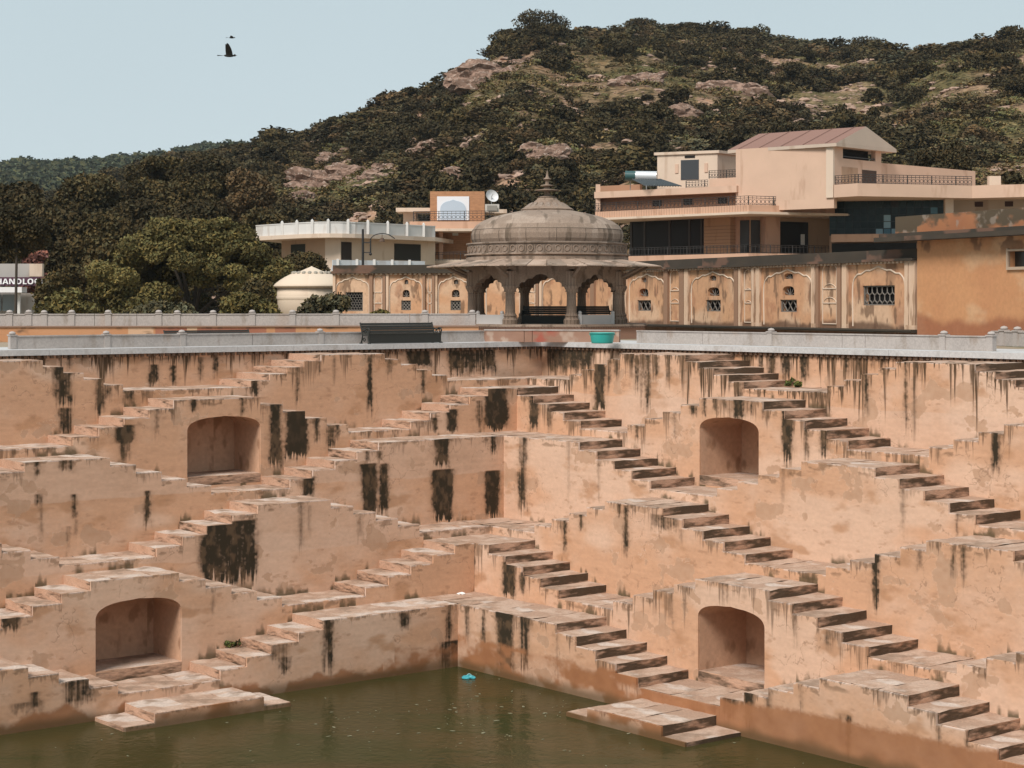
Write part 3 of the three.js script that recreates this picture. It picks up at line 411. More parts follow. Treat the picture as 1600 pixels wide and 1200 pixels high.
// ------------------------------------------------------------------ domed pavilion
const oldStone = (() => { const t = texture(512, 512, (u, v) => { const x = u * 6, y = v * 6; let c = mix3([0.27, 0.205, 0.16], [0.20, 0.148, 0.112], fbm(x * 0.7, y * 1.0, 641, 4)); c = mix3(c, [0.33, 0.26, 0.21], sst(0.55, 0.7, fbm(x * 0.9 + 4, y * 1.3, 642, 4)) * 0.7); c = mix3(c, [0.09, 0.065, 0.045], sst(0.58, 0.78, fbm(x * 3, y * 0.7, 643, 4)) * 0.75); const g = 0.85 + 0.3 * vn(u * 180, v * 180, 644); return [c[0] * g, c[1] * g, c[2] * g]; }); t.repeat.set(1 / 6, 1 / 6); return new THREE.MeshStandardMaterial({ map: t, bumpMap: t, bumpScale: 0.03, roughness: 0.95 }); })();
const columnStone = oldStone.clone(); columnStone.color = lin(1.08, 1.03, 0.98);
const eaveMat = oldStone.clone(); eaveMat.color = lin(1.42, 1.34, 1.28);
const domeStone = oldStone.clone(); domeStone.color = lin(1.08, 1.06, 1.03);
{
  const C = V((855 - 800) / F * 96, 0, -96), R = 3.92, phi = -0.105, t = thing('pavilion', 'domed stone pavilion with columns and cusped arches above the stepwell corner', 'pavilion', V(C.x, TERRACE, C.z));
  const vtx = (r, i, off = 0) => { const a = Math.PI / 8 + i * Math.PI / 4 + phi + off; return V(C.x + r * Math.sin(a), 0, C.z + r * Math.cos(a)); };
  const oct = r => Array.from({ length: 8 }, (_, i) => vtx(r, i));
  const plinthMat = std(0.36, 0.20, 0.135, 0.95);
  const pl = part('plinth', prism(oct(5.3), TERRACE - 0.01, PLAT - 0.1), plinthMat, t);
  part('plinth_cornice', [prism(oct(5.42), PLAT - 0.1, PLAT - 0.05), prism(oct(5.36), PLAT - 0.05, PLAT)], columnStone, pl);
  const dn = []; for (let i = 0; i < 8; i++) { const a = vtx(5.36, i), b = vtx(5.36, i + 1); for (let k = 0; k < 26; k++) { const q = a.clone().lerp(b, (k + 0.5) / 26); dn.push(box(0.08, 0.08, 0.08, q.x, PLAT - 0.145, q.z)); } } part('dentil_row', dn, std(0.22, 0.13, 0.09), pl).userData.kind = 'stuff';
  // columns
  const colPts = [[0.46, 0], [0.46, 0.22], [0.42, 0.26], [0.36, 0.34], [0.40, 0.42], [0.34, 0.50], [0.30, 0.56], [0.285, 0.9], [0.27, 1.35], [0.265, 1.45], [0.30, 1.50], [0.27, 1.54], [0.31, 1.62], [0.38, 1.74], [0.42, 1.80], [0.42, 1.9], [0.36, 1.92], [0.36, 2.6]].map(p => new THREE.Vector2(p[0], p[1]));
  const colGeo = metricUV(new THREE.LatheGeometry(colPts, 12));
  const top = 14.66;
  for (let i = 0; i < 8; i++) { const q = vtx(R, i); const c = local('column', colGeo, columnStone, t, V(q.x - C.x, PLAT - TERRACE, q.z - C.z)); c.rotation.y = i * 0.8; c.scale.set(0.84, 1, 0.84); }
  // cusped arches between the columns
  for (let i = 0; i < 8; i++) {
    const a = vtx(R, i), b = vtx(R, i + 1), L = a.distanceTo(b), s = new THREE.Shape(), y0 = 13.55, hw = L / 2 - 0.30;
    s.moveTo(-L / 2 + 0.06, y0); s.lineTo(-L / 2 + 0.06, top); s.lineTo(L / 2 - 0.06, top); s.lineTo(L / 2 - 0.06, y0); s.lineTo(hw, y0);
    const cusp = [[1, 0], [0.86, 0.30], [0.62, 0.56], [0.34, 0.76], [0, 1.0], [-0.34, 0.76], [-0.62, 0.56], [-0.86, 0.30], [-1, 0]];
    for (let k = 1; k < cusp.length; k++) { const [x0, z0] = cusp[k - 1], [x1, z1] = cusp[k], H = 0.86, mx = (x0 + x1) / 2, my = (z0 + z1) / 2, nx = mx * 0.22, ny = 0.16; s.quadraticCurveTo((mx + nx) * hw, y0 + (my + ny) * H, x1 * hw, y0 + z1 * H); }
    s.lineTo(-L / 2 + 0.06, y0);
    const g = new THREE.ExtrudeGeometry(s, { depth: 0.34, bevelEnabled: false, curveSegments: 5 }).translate(0, 0, -0.17); g.rotateY(Math.atan2(-(b.z - a.z), b.x - a.x)); g.translate((a.x + b.x) / 2, 0, (a.z + b.z) / 2);
    part('arch', metricUV(g), columnStone, t);
  }
  part('lintel', [prism(oct(R + 0.30), top, top + 0.16), prism(oct(R + 0.14), top + 0.16, top + 0.3)], columnStone, t);
  // brackets under the eave and the wide sloping eave of stone slabs
  const eIn = 4.25, eOut = 6.3, yIn = 15.16, yOut = 14.83;
  for (let i = 0; i < 8; i++) {
    for (let k = 0; k < 5; k++) {
      const f0 = k / 5 + 0.003, f1 = (k + 1) / 5 - 0.003, A = vtx(eIn, i).lerp(vtx(eIn, i + 1), f0), B = vtx(eIn, i).lerp(vtx(eIn, i + 1), f1), Cc = vtx(eOut, i).lerp(vtx(eOut, i + 1), f0), Dd = vtx(eOut, i).lerp(vtx(eOut, i + 1), f1), th = 0.055, j = (h2(i, k, 5) - 0.5) * 0.03;
      const P = [A, B, Dd, Cc].map((p, n) => V(p.x, (n < 2 ? yIn : yOut) + j, p.z)), Q = P.map(p => V(p.x, p.y - th, p.z)), f = [], quad = (a, b, c, d) => f.push(a, b, c, a, c, d);
      quad(P[0], P[3], P[2], P[1]); quad(Q[0], Q[1], Q[2], Q[3]); quad(P[3], Q[3], Q[2], P[2]); quad(P[0], Q[0], Q[3], P[3]); quad(P[1], P[2], Q[2], Q[1]);
      const g = new THREE.BufferGeometry().setFromPoints(f); g.setAttribute('normal', new THREE.BufferAttribute(new Float32Array(f.length * 3), 3)); g.setAttribute('uv', new THREE.BufferAttribute(new Float32Array(f.length * 2), 2));
      part('eave_slab', metricUV(g), k % 2 ? domeStone : eaveMat, t);
    }
    const q = vtx(R + 0.3, i), o = vtx(R + 1.5, i); part('bracket', [limb(V(q.x, 14.3, q.z), V(o.x, 14.85, o.z), 0.10, 0.07, 6)], columnStone, t);
  }
  const lathe = (pts, n = 48) => metricUV(new THREE.LatheGeometry(pts.map(p => new THREE.Vector2(...p)), n).translate(C.x, 0, C.z));
  part('cornice', lathe([[0, 15.1], [4.12, 15.1], [4.12, 15.3], [4.06, 15.34], [4.2, 15.40], [4.2, 15.46], [0, 15.46]]), columnStone, t);
  const fz = part('frieze', lathe([[0, 15.46], [4.02, 15.46], [4.02, 15.92], [4.10, 15.95], [4.10, 16.01], [3.84, 16.03], [0, 16.03]]), oldStone, t);
  const med = []; for (let i = 0; i < 56; i++) { const a = i / 56 * Math.PI * 2; med.push(new THREE.TorusGeometry(0.13, 0.03, 5, 10).scale(1, 1.1, 0.6).rotateY(a).translate(C.x + 4.03 * Math.sin(a), 15.69, C.z + 4.03 * Math.cos(a))); const b = a + Math.PI / 56; med.push(box(0.03, 0.34, 0.04, C.x + 4.03 * Math.sin(b), 15.69, C.z + 4.03 * Math.cos(b), b)); } part('frieze_carving', med, columnStone, fz).userData.kind = 'stuff';
  // the dome in courses of stone, then the lotus cap and finial
  const prof = [[3.76, 16.03], [3.84, 16.2], [3.86, 16.45], [3.80, 16.68], [3.62, 16.92], [3.30, 17.14], [2.82, 17.34], [2.2, 17.5], [1.4, 17.66], [0.9, 17.74]];
  part('dome', lathe(prof, 64), domeStone, t);
  const seams = []; for (let i = 0; i < 16; i++) { const a = i / 16 * Math.PI * 2 + 0.1; seams.push(tube(prof.slice(0, 4).map(p => V(C.x + p[0] * Math.sin(a), p[1], C.z + p[0] * Math.cos(a))), 0.012, 6, 4)); } seams.push(new THREE.TorusGeometry(3.80, 0.014, 4, 64).rotateX(Math.PI / 2).translate(C.x, 16.68, C.z)); part('dome_seam', seams, std(0.10, 0.075, 0.055), t).userData.kind = 'stuff';
  const cap = part('lotus_cap', lathe([[0.9, 17.70], [1.32, 17.66], [1.36, 17.74], [1.22, 17.82], [0.85, 18.0], [0.56, 18.22], [0.48, 18.32], [0.42, 18.34], [0, 18.34]], 32), columnStone, t);
  for (let i = 0; i < 16; i++) { const a = i / 16 * Math.PI * 2; const pt = new THREE.SphereGeometry(0.2, 8, 6).scale(0.8, 0.28, 1.5).rotateX(0.62).rotateY(a).translate(C.x + 0.98 * Math.sin(a), 17.93, C.z + 0.98 * Math.cos(a)); part('petal', pt, oldStone, cap); }
  part('finial', lathe([[0, 18.3], [0.42, 18.3], [0.5, 18.36], [0.3, 18.42], [0.16, 18.46], [0.14, 18.6], [0.2, 18.66], [0.62, 18.70], [0.62, 18.73], [0.2, 18.78], [0.13, 18.88], [0.34, 18.94], [0.34, 18.97], [0.1, 19.02], [0.09, 19.2], [0.22, 19.28], [0.1, 19.36], [0.05, 19.5], [0.02, 19.7], [0, 19.72]], 20), columnStone, t);
  // white marble slabs between the side columns
  const white = std(0.60, 0.565, 0.535, 0.6);
  const slab = (label, i, f0, f1) => { const a = vtx(R + 0.1, i), b = vtx(R + 0.1, i + 1), A = a.clone().lerp(b, f0), B = a.clone().lerp(b, f1), s = thing('marble_slab', label, 'stone slab', V((A.x + B.x) / 2, PLAT, (A.z + B.z) / 2), 'white slabs between the pavilion columns'); const fl = hit(A, B, 0).x < 0; const L = A.x < B.x ? A : B, Rr = A.x < B.x ? B : A; part('slab_panel', wallSeg(L, Rr, PLAT, PLAT + 0.46, 0.12), white, s); for (const q of [L, Rr]) part('end_post', [box(0.18, 0.5, 0.18, q.x, PLAT + 0.25, q.z), new THREE.SphereGeometry(0.1, 10, 8).translate(q.x, PLAT + 0.56, q.z)], white, s); };
  slab('low white marble slab between the two left columns of the pavilion', 6, 0.20, 0.82); slab('low white marble slab in front of the bench at the right of the pavilion', 0, 0.16, 0.86);
}
// ------------------------------------------------------------------ long painted arcade wall behind the pavilion
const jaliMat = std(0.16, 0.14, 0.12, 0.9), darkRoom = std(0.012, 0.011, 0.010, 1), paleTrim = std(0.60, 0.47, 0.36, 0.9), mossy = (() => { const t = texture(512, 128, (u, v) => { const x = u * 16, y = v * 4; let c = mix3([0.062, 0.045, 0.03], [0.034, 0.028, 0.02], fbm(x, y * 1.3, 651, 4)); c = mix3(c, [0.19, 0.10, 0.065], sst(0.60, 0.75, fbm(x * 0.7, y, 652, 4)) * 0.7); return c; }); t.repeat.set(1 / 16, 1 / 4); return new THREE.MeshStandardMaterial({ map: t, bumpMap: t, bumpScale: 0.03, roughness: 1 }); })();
function arcade(name, label, P0, P1, bays, pils, seed) {
  const Y0 = 11.81, Y1 = 14.89, L = P0.distanceTo(P1), S = px => hit(P0, P1, px).distanceTo(P0);
  const d = P1.clone().sub(P0).normalize(), t = thing(name, label, 'garden wall', V((P0.x + P1.x) / 2, TERRACE, (P0.z + P1.z) / 2));
  let n = V(-d.z, 0, d.x); if (n.dot(P0) < 0) n.negate();       // away from the viewer
  const put = g => { g = g.index ? g.toNonIndexed() : g; g.applyMatrix4(new THREE.Matrix4().set(d.x, 0, -n.x, P0.x, 0, 1, 0, 0, d.z, 0, -n.z, P0.z, 0, 0, 0, 1)); return g; };   // local: x along, y up, z towards the viewer
  const tx = texture(1400, 160, (u, v) => {
    const x = u * L, y = v * (Y1 - Y0); let c = mix3([0.54, 0.315, 0.175], [0.48, 0.25, 0.135], fbm(x * 0.5, y * 0.8, seed, 4)); c = mix3(c, [0.57, 0.385, 0.255], sst(0.52, 0.7, fbm(x * 0.4 + 5, y * 0.5, seed + 1, 3)) * 0.8);
    c = mix3(c, [0.33, 0.15, 0.08], sst(0.54, 0.74, fbm(x * 1.6, y * 1.1, seed + 2, 4)) * 0.6); c = mix3(c, [0.16, 0.09, 0.05], sst(0.6, 0.75, fbm(x * 3, y * 1.2, seed + 8, 4)) * 0.8);
    const m = vn(x * 0.9, 2, seed + 3) * 0.34 + fbm(x * 2.5, y * 3, seed + 4, 3) * 0.2; c = mix3(c, [0.11, 0.055, 0.03], clamp(1 - sst(m * 0.85 - 0.12, m * 0.85 + 0.12, y)) * 0.85);
    const dr = clamp((vn(x * 3.5, 7, seed + 5) - 0.5) * 3) * 1.6, dd = Y1 - Y0 - y; if (dd < dr) c = mix3(c, [0.12, 0.07, 0.04], (1 - dd / dr) * 0.7);
    const g = 0.88 + 0.24 * fbm(x * 7, y * 7, seed + 6, 3); return [c[0] * g, c[1] * g, c[2] * g];
  }, false);
  const mat = new THREE.MeshStandardMaterial({ map: tx, bumpMap: tx, bumpScale: 0.02, roughness: 0.95 });
  const s = new THREE.Shape([[0, TERRACE - 0.02], [L, TERRACE - 0.02], [L, Y1 + 0.02], [0, Y1 + 0.02]].map(p => new THREE.Vector2(...p)));
  const rect = (x0, x1, y0, y1) => { const p = new THREE.Path(); p.moveTo(x0, y0); p.lineTo(x1, y0); p.lineTo(x1, y1); p.lineTo(x0, y1); p.closePath(); return p; };
  const fans = [], screens = [];
  for (const b of bays) {
    if (b.jali) { const [x0, x1, y0, y1] = [S(b.jali[0]), S(b.jali[1]), b.jali[2], b.jali[3]]; s.holes.push(rect(x0, x1, y0, y1)); screens.push([x0, x1, y0, y1, b.hex]); }
    for (const f of b.fans || []) { const x0 = S(f[0]), x1 = S(f[1]), y0 = f[2], y1 = f[3], p = new THREE.Path(); p.moveTo(x0, y0); p.lineTo(x1, y0); p.lineTo(x1, (y0 + y1) / 2); p.quadraticCurveTo(x1, y1, (x0 + x1) / 2, y1); p.quadraticCurveTo(x0, y1, x0, (y0 + y1) / 2); p.closePath(); s.holes.push(p); fans.push([x0, x1, y0, y1]); }
  }
  const g = new THREE.ExtrudeGeometry(s, { depth: 0.35, bevelEnabled: false, curveSegments: 6 }).translate(0, 0, -0.35), p = g.attributes.position, uv = g.attributes.uv;
  for (let i = 0; i < p.count; i++) uv.setXY(i, p.getX(i) / L, (p.getY(i) - Y0) / (Y1 - Y0));
  const wall = part('wall', put(g), mat, t);
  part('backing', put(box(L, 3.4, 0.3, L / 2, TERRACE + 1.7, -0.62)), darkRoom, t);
  for (const [x0, x1, y0, y1, hex] of screens) {
    const bars = [], w = x1 - x0, h = y1 - y0;
    if (hex) { const r = w / 11; for (let i = 0; i * r * 1.5 < w + r; i++) for (let j = 0; j * r * 1.5 < h + r; j++) { const cx = x0 + i * r * 1.73 + (j % 2 ? r * 0.866 : 0), cy = y0 + j * r * 1.5; if (cx > x1 || cy > y1) continue; bars.push(new THREE.TorusGeometry(r * 0.96, r * 0.13, 4, 6).rotateZ(Math.PI / 6).translate(cx, cy, -0.12)); } }
    else for (let i = -3; i < 6; i++) for (const q of [-1, 1]) { const k = w / 3, a = V(x0 + i * k, q > 0 ? y0 : y1, -0.12), e = V(x0 + i * k + h * 0.9, q > 0 ? y1 : y0, -0.12); const t0 = clamp((x0 - a.x) / (e.x - a.x)), t1 = clamp((x1 - a.x) / (e.x - a.x)); if (t1 > t0 + 0.05) bars.push(limb(a.clone().lerp(e, t0), a.clone().lerp(e, t1), 0.035, 0.035, 5)); }
    bars.push(box(w, 0.05, 0.08, (x0 + x1) / 2, y0 + 0.03, -0.1), box(w, 0.05, 0.08, (x0 + x1) / 2, y1 - 0.03, -0.1), box(0.05, h, 0.08, x0 + 0.03, (y0 + y1) / 2, -0.1), box(0.05, h, 0.08, x1 - 0.03, (y0 + y1) / 2, -0.1));
    part('lattice_window', bars.map(b => put(b)), jaliMat, wall);
  }
  for (const [x0, x1, y0, y1] of fans) { const cx = (x0 + x1) / 2, bars = []; for (let k = 0; k < 5; k++) { const a = (k + 0.5) / 5 * Math.PI; bars.push(limb(V(cx, y0, -0.12), V(cx + Math.cos(a) * (x1 - x0) * 0.5, y0 + Math.sin(a) * (y1 - y0) * 0.95, -0.12), 0.025, 0.025, 4)); } part('fan_window', bars.map(b => put(b)), jaliMat, wall); }
  for (const b of bays) if (b.arch) {                                     // raised cusped arch line and frame of the bay
    const x0 = S(b.arch[0]), x1 = S(b.arch[1]), xm = (x0 + x1) / 2, w = (x1 - x0) / 2, pts = [[x0, Y0 + 0.1], [x0, Y1 - 1.0], [x0 + 0.05 * w, Y1 - 0.75], [x0 + 0.22 * w, Y1 - 0.52], [x0 + 0.3 * w, Y1 - 0.54], [x0 + 0.55 * w, Y1 - 0.36], [x0 + 0.65 * w, Y1 - 0.38], [xm - 0.08 * w, Y1 - 0.24], [xm, Y1 - 0.20]];
    const all = [...pts, ...pts.slice(0, -1).reverse().map(q => [2 * xm - q[0], q[1]])].map(q => V(q[0], q[1], 0.0));
    part('arch_moulding', put(new THREE.TubeGeometry(new THREE.CatmullRomCurve3(all, false, 'centripetal'), 60, 0.05, 5)), paleTrim, t);
  }
  for (const [a, b, dark] of pils) { const x0 = S(a), x1 = S(b); part('pilaster', put(metricUV(box(x1 - x0, Y1 - Y0 - 0.004, 0.16, (x0 + x1) / 2, (Y0 + Y1) / 2, 0.06))), dark ? pilDark : pilPale, t); }
  for (const b of bays) if (b.panel) { const x0 = S(b.panel[0]), x1 = S(b.panel[1]), o = []; for (const [y0, y1] of [[Y0 + 0.2, Y0 + 1.1], [Y0 + 1.2, Y0 + 1.75], [Y0 + 1.9, Y1 - 0.35]]) { o.push(box(x1 - x0, 0.05, 0.06, (x0 + x1) / 2, y0, 0.01), box(0.05, y1 - y0, 0.06, x0, (y0 + y1) / 2, 0.01), box(0.05, y1 - y0, 0.06, x1, (y0 + y1) / 2, 0.01), new THREE.TorusGeometry((x1 - x0) / 2, 0.03, 4, 10, Math.PI).scale(1, 0.6, 1).translate((x0 + x1) / 2, y1, 0.01)); } part('panel_frame', o.map(q => put(q)), paleTrim, t); }
  part('base_moulding', [put(box(L, 0.08, 0.5, L / 2, Y0 - 0.045, 0.08)), put(box(L, 0.06, 0.44, L / 2, Y0 - 0.115, 0.08))], mossy, t);
  const cor = [put(metricUV(box(L + 0.1, 0.12, 0.7, L / 2, Y1 + 0.08, -0.05))), put(metricUV(box(L, 0.42, 0.42, L / 2, Y1 + 0.35, -0.19)))]; part('mossy_cornice', cor, mossy, t);
  const den = []; for (let x = 0.1; x < L; x += 0.32) den.push(put(box(0.17, 0.09, 0.14, x, Y1 - 0.03, 0.07))); part('dentil_row', den, paleTrim, t).userData.kind = 'stuff';
  return t;
}
const pilPale = mossy.clone(), pilDark = std(0.27, 0.155, 0.095, 0.95);
{ const t = texture(128, 256, (u, v) => { const x = u * 2, y = v * 4; let c = mix3([0.62, 0.46, 0.34], [0.55, 0.36, 0.23], fbm(x * 2, y, 661, 4)); c = mix3(c, [0.25, 0.14, 0.08], sst(0.58, 0.75, fbm(x * 4, y * 0.8, 662, 4)) * 0.7); return c; }); t.repeat.set(1 / 2, 1 / 4); pilPale.map = t; pilPale.bumpMap = t; }
{
  const Q = xz(905, 118.2), yj = [12.56, 13.18], fanY = [13.40, 13.86], ov = [14.22, 14.5];
  const A = xz(520, 122), Bq = Q;
  arcade('arcade_wall', 'orange painted arcade wall with mossy cornice at left of the pavilion', A, Bq, [
    { arch: [525, 577], jali: [540, 567, 12.5, 13.72], hex: true }, { panel: [585, 597] }, { arch: [609, 660], jali: [627, 642, ...yj], fans: [[629, 640, ...fanY], [632, 638, ...ov]] }, { panel: [669, 674] },
    { arch: [685, 733], jali: [704, 720, ...yj], fans: [[706, 718, ...fanY], [709, 716, ...ov]] }, { arch: [760, 812] }, { panel: [822, 836] }, { arch: [848, 898] }],
    [[521, 525], [578, 583, 1], [599, 603, 1], [604, 608], [661, 665, 1], [676, 680, 1], [681, 684], [735, 741, 1], [745, 750], [813, 818, 1], [838, 842, 1], [843, 847]], 670);
  const C = xz(1433, 85);
  arcade('arcade_wall', 'orange painted arcade wall with lattice windows at right of the pavilion', Q, C, [
    { arch: [984, 1039], jali: [996, 1017, ...yj], fans: [[999, 1013, ...fanY], [1002, 1010, ...ov]] }, { panel: [1048, 1062] }, { arch: [1081, 1149], jali: [1103, 1126, ...yj], fans: [[1106, 1124, ...fanY], [1109, 1119, ...ov]] }, { panel: [1164, 1175] },
    { arch: [1194, 1269], jali: [1219, 1245, ...yj], fans: [[1223, 1241, ...fanY], [1225, 1239, ...ov]] }, { panel: [1286, 1308] }, { arch: [1333, 1414], jali: [1348, 1398, 12.9, 13.82], hex: true }],
    [[925, 931, 1], [960, 966], [976, 981], [1040, 1046, 1], [1064, 1071, 1], [1072, 1078], [1150, 1156, 1], [1157, 1160], [1177, 1181], [1184, 1190], [1271, 1276], [1278, 1282, 1], [1311, 1317, 1], [1319, 1326], [1417, 1423], [1424, 1433]], 690);
}
// ------------------------------------------------------------------ orange house at the right edge
{
  const P0 = xz(1433, 84.8), d = V(0.389, 0, 0.921).normalize(), P1 = P0.clone().addScaledVector(d, 16), back = V(-d.z, 0, d.x).multiplyScalar(-1), t = thing('orange_house', 'plain orange plastered house with mossy parapet at the right edge', 'house', V(P1.x, TERRACE, P1.z));
  const L = 16, y1 = yAt(376, 84.5), tx = texture(512, 256, (u, v) => { const x = u * L, y = v * 5; let c = mix3([0.53, 0.27, 0.125], [0.46, 0.215, 0.10], fbm(x * 0.6, y * 0.7, 711, 4)); c = mix3(c, [0.56, 0.36, 0.21], sst(0.5, 0.7, fbm(x * 0.5, y * 0.8, 712, 4)) * 0.6); const lev = 0.95 + 0.9 * (fbm(x * 0.5, 3, 713, 4) - 0.35); c = mix3(c, [0.27, 0.095, 0.045], (1 - sst(lev - 0.25, lev + 0.2, y)) * 0.8); c = mix3(c, [0.14, 0.07, 0.04], sst(0.55, 0.7, fbm(x * 1.2, y * 1.2, 714, 4)) * sst(3.4, 4.4, y) * 0.8); const g = 0.9 + 0.2 * fbm(x * 8, y * 8, 715, 3); return [c[0] * g, c[1] * g, c[2] * g]; }, false);
  const mat = new THREE.MeshStandardMaterial({ map: tx, bumpMap: tx, bumpScale: 0.03, roughness: 0.95 });
  const n = V(-d.z, 0, d.x); const put = g => { g = g.index ? g.toNonIndexed() : g; g.applyMatrix4(new THREE.Matrix4().set(d.x, 0, n.x, P0.x, 0, 1, 0, 0, d.z, 0, n.z, P0.z, 0, 0, 0, 1)); return g; };
  const side = n.dot(P0) > 0 ? 1 : -1;                                     // z = side * depth goes away from the viewer
  const wx0 = hit(P0, P1, 1577).distanceTo(P0), wx1 = wx0 + 2.2, wy0 = 14.5, wy1 = 15.15;
  const s = new THREE.Shape([[0, TERRACE - 0.02], [L, TERRACE - 0.02], [L, y1], [0, y1]].map(p => new THREE.Vector2(...p))); const h = new THREE.Path(); h.moveTo(wx0, wy0); h.lineTo(wx1, wy0); h.lineTo(wx1, wy1); h.lineTo(wx0, wy1); h.closePath(); s.holes.push(h);
  const g = new THREE.ExtrudeGeometry(s, { depth: 0.4, bevelEnabled: false }); const p = g.attributes.position, uv = g.attributes.uv; for (let i = 0; i < p.count; i++) uv.setXY(i, p.getX(i) / L, (p.getY(i) - TERRACE) / 5); if (side < 0) g.translate(0, 0, -0.4);
  const wall = part('wall', put(g), mat, t);
  part('body', put(box(L, y1 - TERRACE, 5, L / 2, (y1 + TERRACE) / 2 - 0.01, side * 3.4)), mat, t);
  const wn = part('window', put(box(wx1 - wx0 + 0.04, wy1 - wy0 + 0.04, 0.06, (wx0 + wx1) / 2, (wy0 + wy1) / 2, side * 0.32)), std(0.02, 0.018, 0.015, 0.3), wall);
  part('window_frame', [put(box(0.1, wy1 - wy0 + 0.24, 0.14, wx0 - 0.05, (wy0 + wy1) / 2, -side * 0.02)), put(box(wx1 - wx0 + 0.2, 0.12, 0.14, (wx0 + wx1) / 2, wy0 - 0.06, -side * 0.021)), put(box(wx1 - wx0 + 0.2, 0.08, 0.14, (wx0 + wx1) / 2, wy1 + 0.04, -side * 0.021))], std(0.42, 0.31, 0.22), wn);
  const wet = (() => { const tt = texture(512, 128, (u, v) => { const x = u * 16, y = v * 2; let c = mix3([0.36, 0.15, 0.065], [0.30, 0.12, 0.055], fbm(x, y, 721, 3)); const k = fbm(x * 0.9, y * 1.6, 722, 4) + (v - 0.5) * 0.35 + 0.15; c = mix3(c, [0.085, 0.06, 0.035], sst(0.42, 0.62, k)); c = mix3(c, [0.30, 0.24, 0.19], sst(0.62, 0.75, fbm(x * 2, y * 2, 723, 4)) * 0.6); return c; }); tt.repeat.set(1 / 16, 1 / 2); return new THREE.MeshStandardMaterial({ map: tt, bumpMap: tt, bumpScale: 0.04, roughness: 1 }); })();
  part('cornice', [put(metricUV(box(L + 2.4, 0.2, 2.2, L / 2 - 1.2, y1 + 0.1, side * 0.4))), put(metricUV(box(L + 2.2, 0.16, 1.9, L / 2 - 1.1, y1 + 0.28, side * 0.4)))], mossy, t);
  part('roof_parapet', put(metricUV(box(L + 1.7, 0.78, 0.5, L / 2 - 0.85, y1 + 0.75, side * 0.25))), wet, t);
}
// ------------------------------------------------------------------ modern pink villa on the slope
const metal = std(0.03, 0.026, 0.024, 0.5), glassDark = new THREE.MeshPhysicalMaterial({ color: lin(0.022, 0.018, 0.015), roughness: 0.3, specularIntensity: 0.2 });
function plaster(r, g, b, seed) { const t = texture(256, 256, (u, v) => { const x = u * 10, y = v * 10; let k = 0.92 + 0.16 * fbm(x * 0.8, y * 0.8, seed, 4); let c = [r * k, g * k, b * k]; c = mix3(c, [r * 0.62, g * 0.52, b * 0.45], sst(0.60, 0.8, fbm(x * 1.8, y * 0.45, seed + 1, 4)) * 0.45); return c; }); t.repeat.set(0.1, 0.1); return new THREE.MeshStandardMaterial({ map: t, roughness: 0.92 }); }
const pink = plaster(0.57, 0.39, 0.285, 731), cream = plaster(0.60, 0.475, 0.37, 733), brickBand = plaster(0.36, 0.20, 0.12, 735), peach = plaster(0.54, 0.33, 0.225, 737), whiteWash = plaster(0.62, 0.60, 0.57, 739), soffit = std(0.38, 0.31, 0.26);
function railing(parent, name, pts, h, mat, step = 0.22, rings = true) {
  const g = [];
  for (let i = 0; i + 1 < pts.length; i++) {
    const a = pts[i], b = pts[i + 1], n = Math.max(2, Math.round(a.distanceTo(b) / step)), ang = Math.atan2(-(b.z - a.z), b.x - a.x);
    for (const y of [0.06, h * 0.78, h]) g.push(limb(V(a.x, a.y + y, a.z), V(b.x, b.y + y, b.z), 0.022, 0.022, 4));
    for (let k = 0; k <= n; k++) { const q = a.clone().lerp(b, k / n); g.push(box(k % 6 ? 0.025 : 0.06, h, k % 6 ? 0.025 : 0.06, q.x, q.y + h / 2, q.z)); if (rings && k < n) { const m = a.clone().lerp(b, (k + 0.5) / n); g.push(new THREE.TorusGeometry(step * 0.4, 0.016, 4, 8).rotateY(ang).translate(m.x, m.y + h * 0.4, m.z)); } }
  }
  return part(name, g, mat, parent);
}
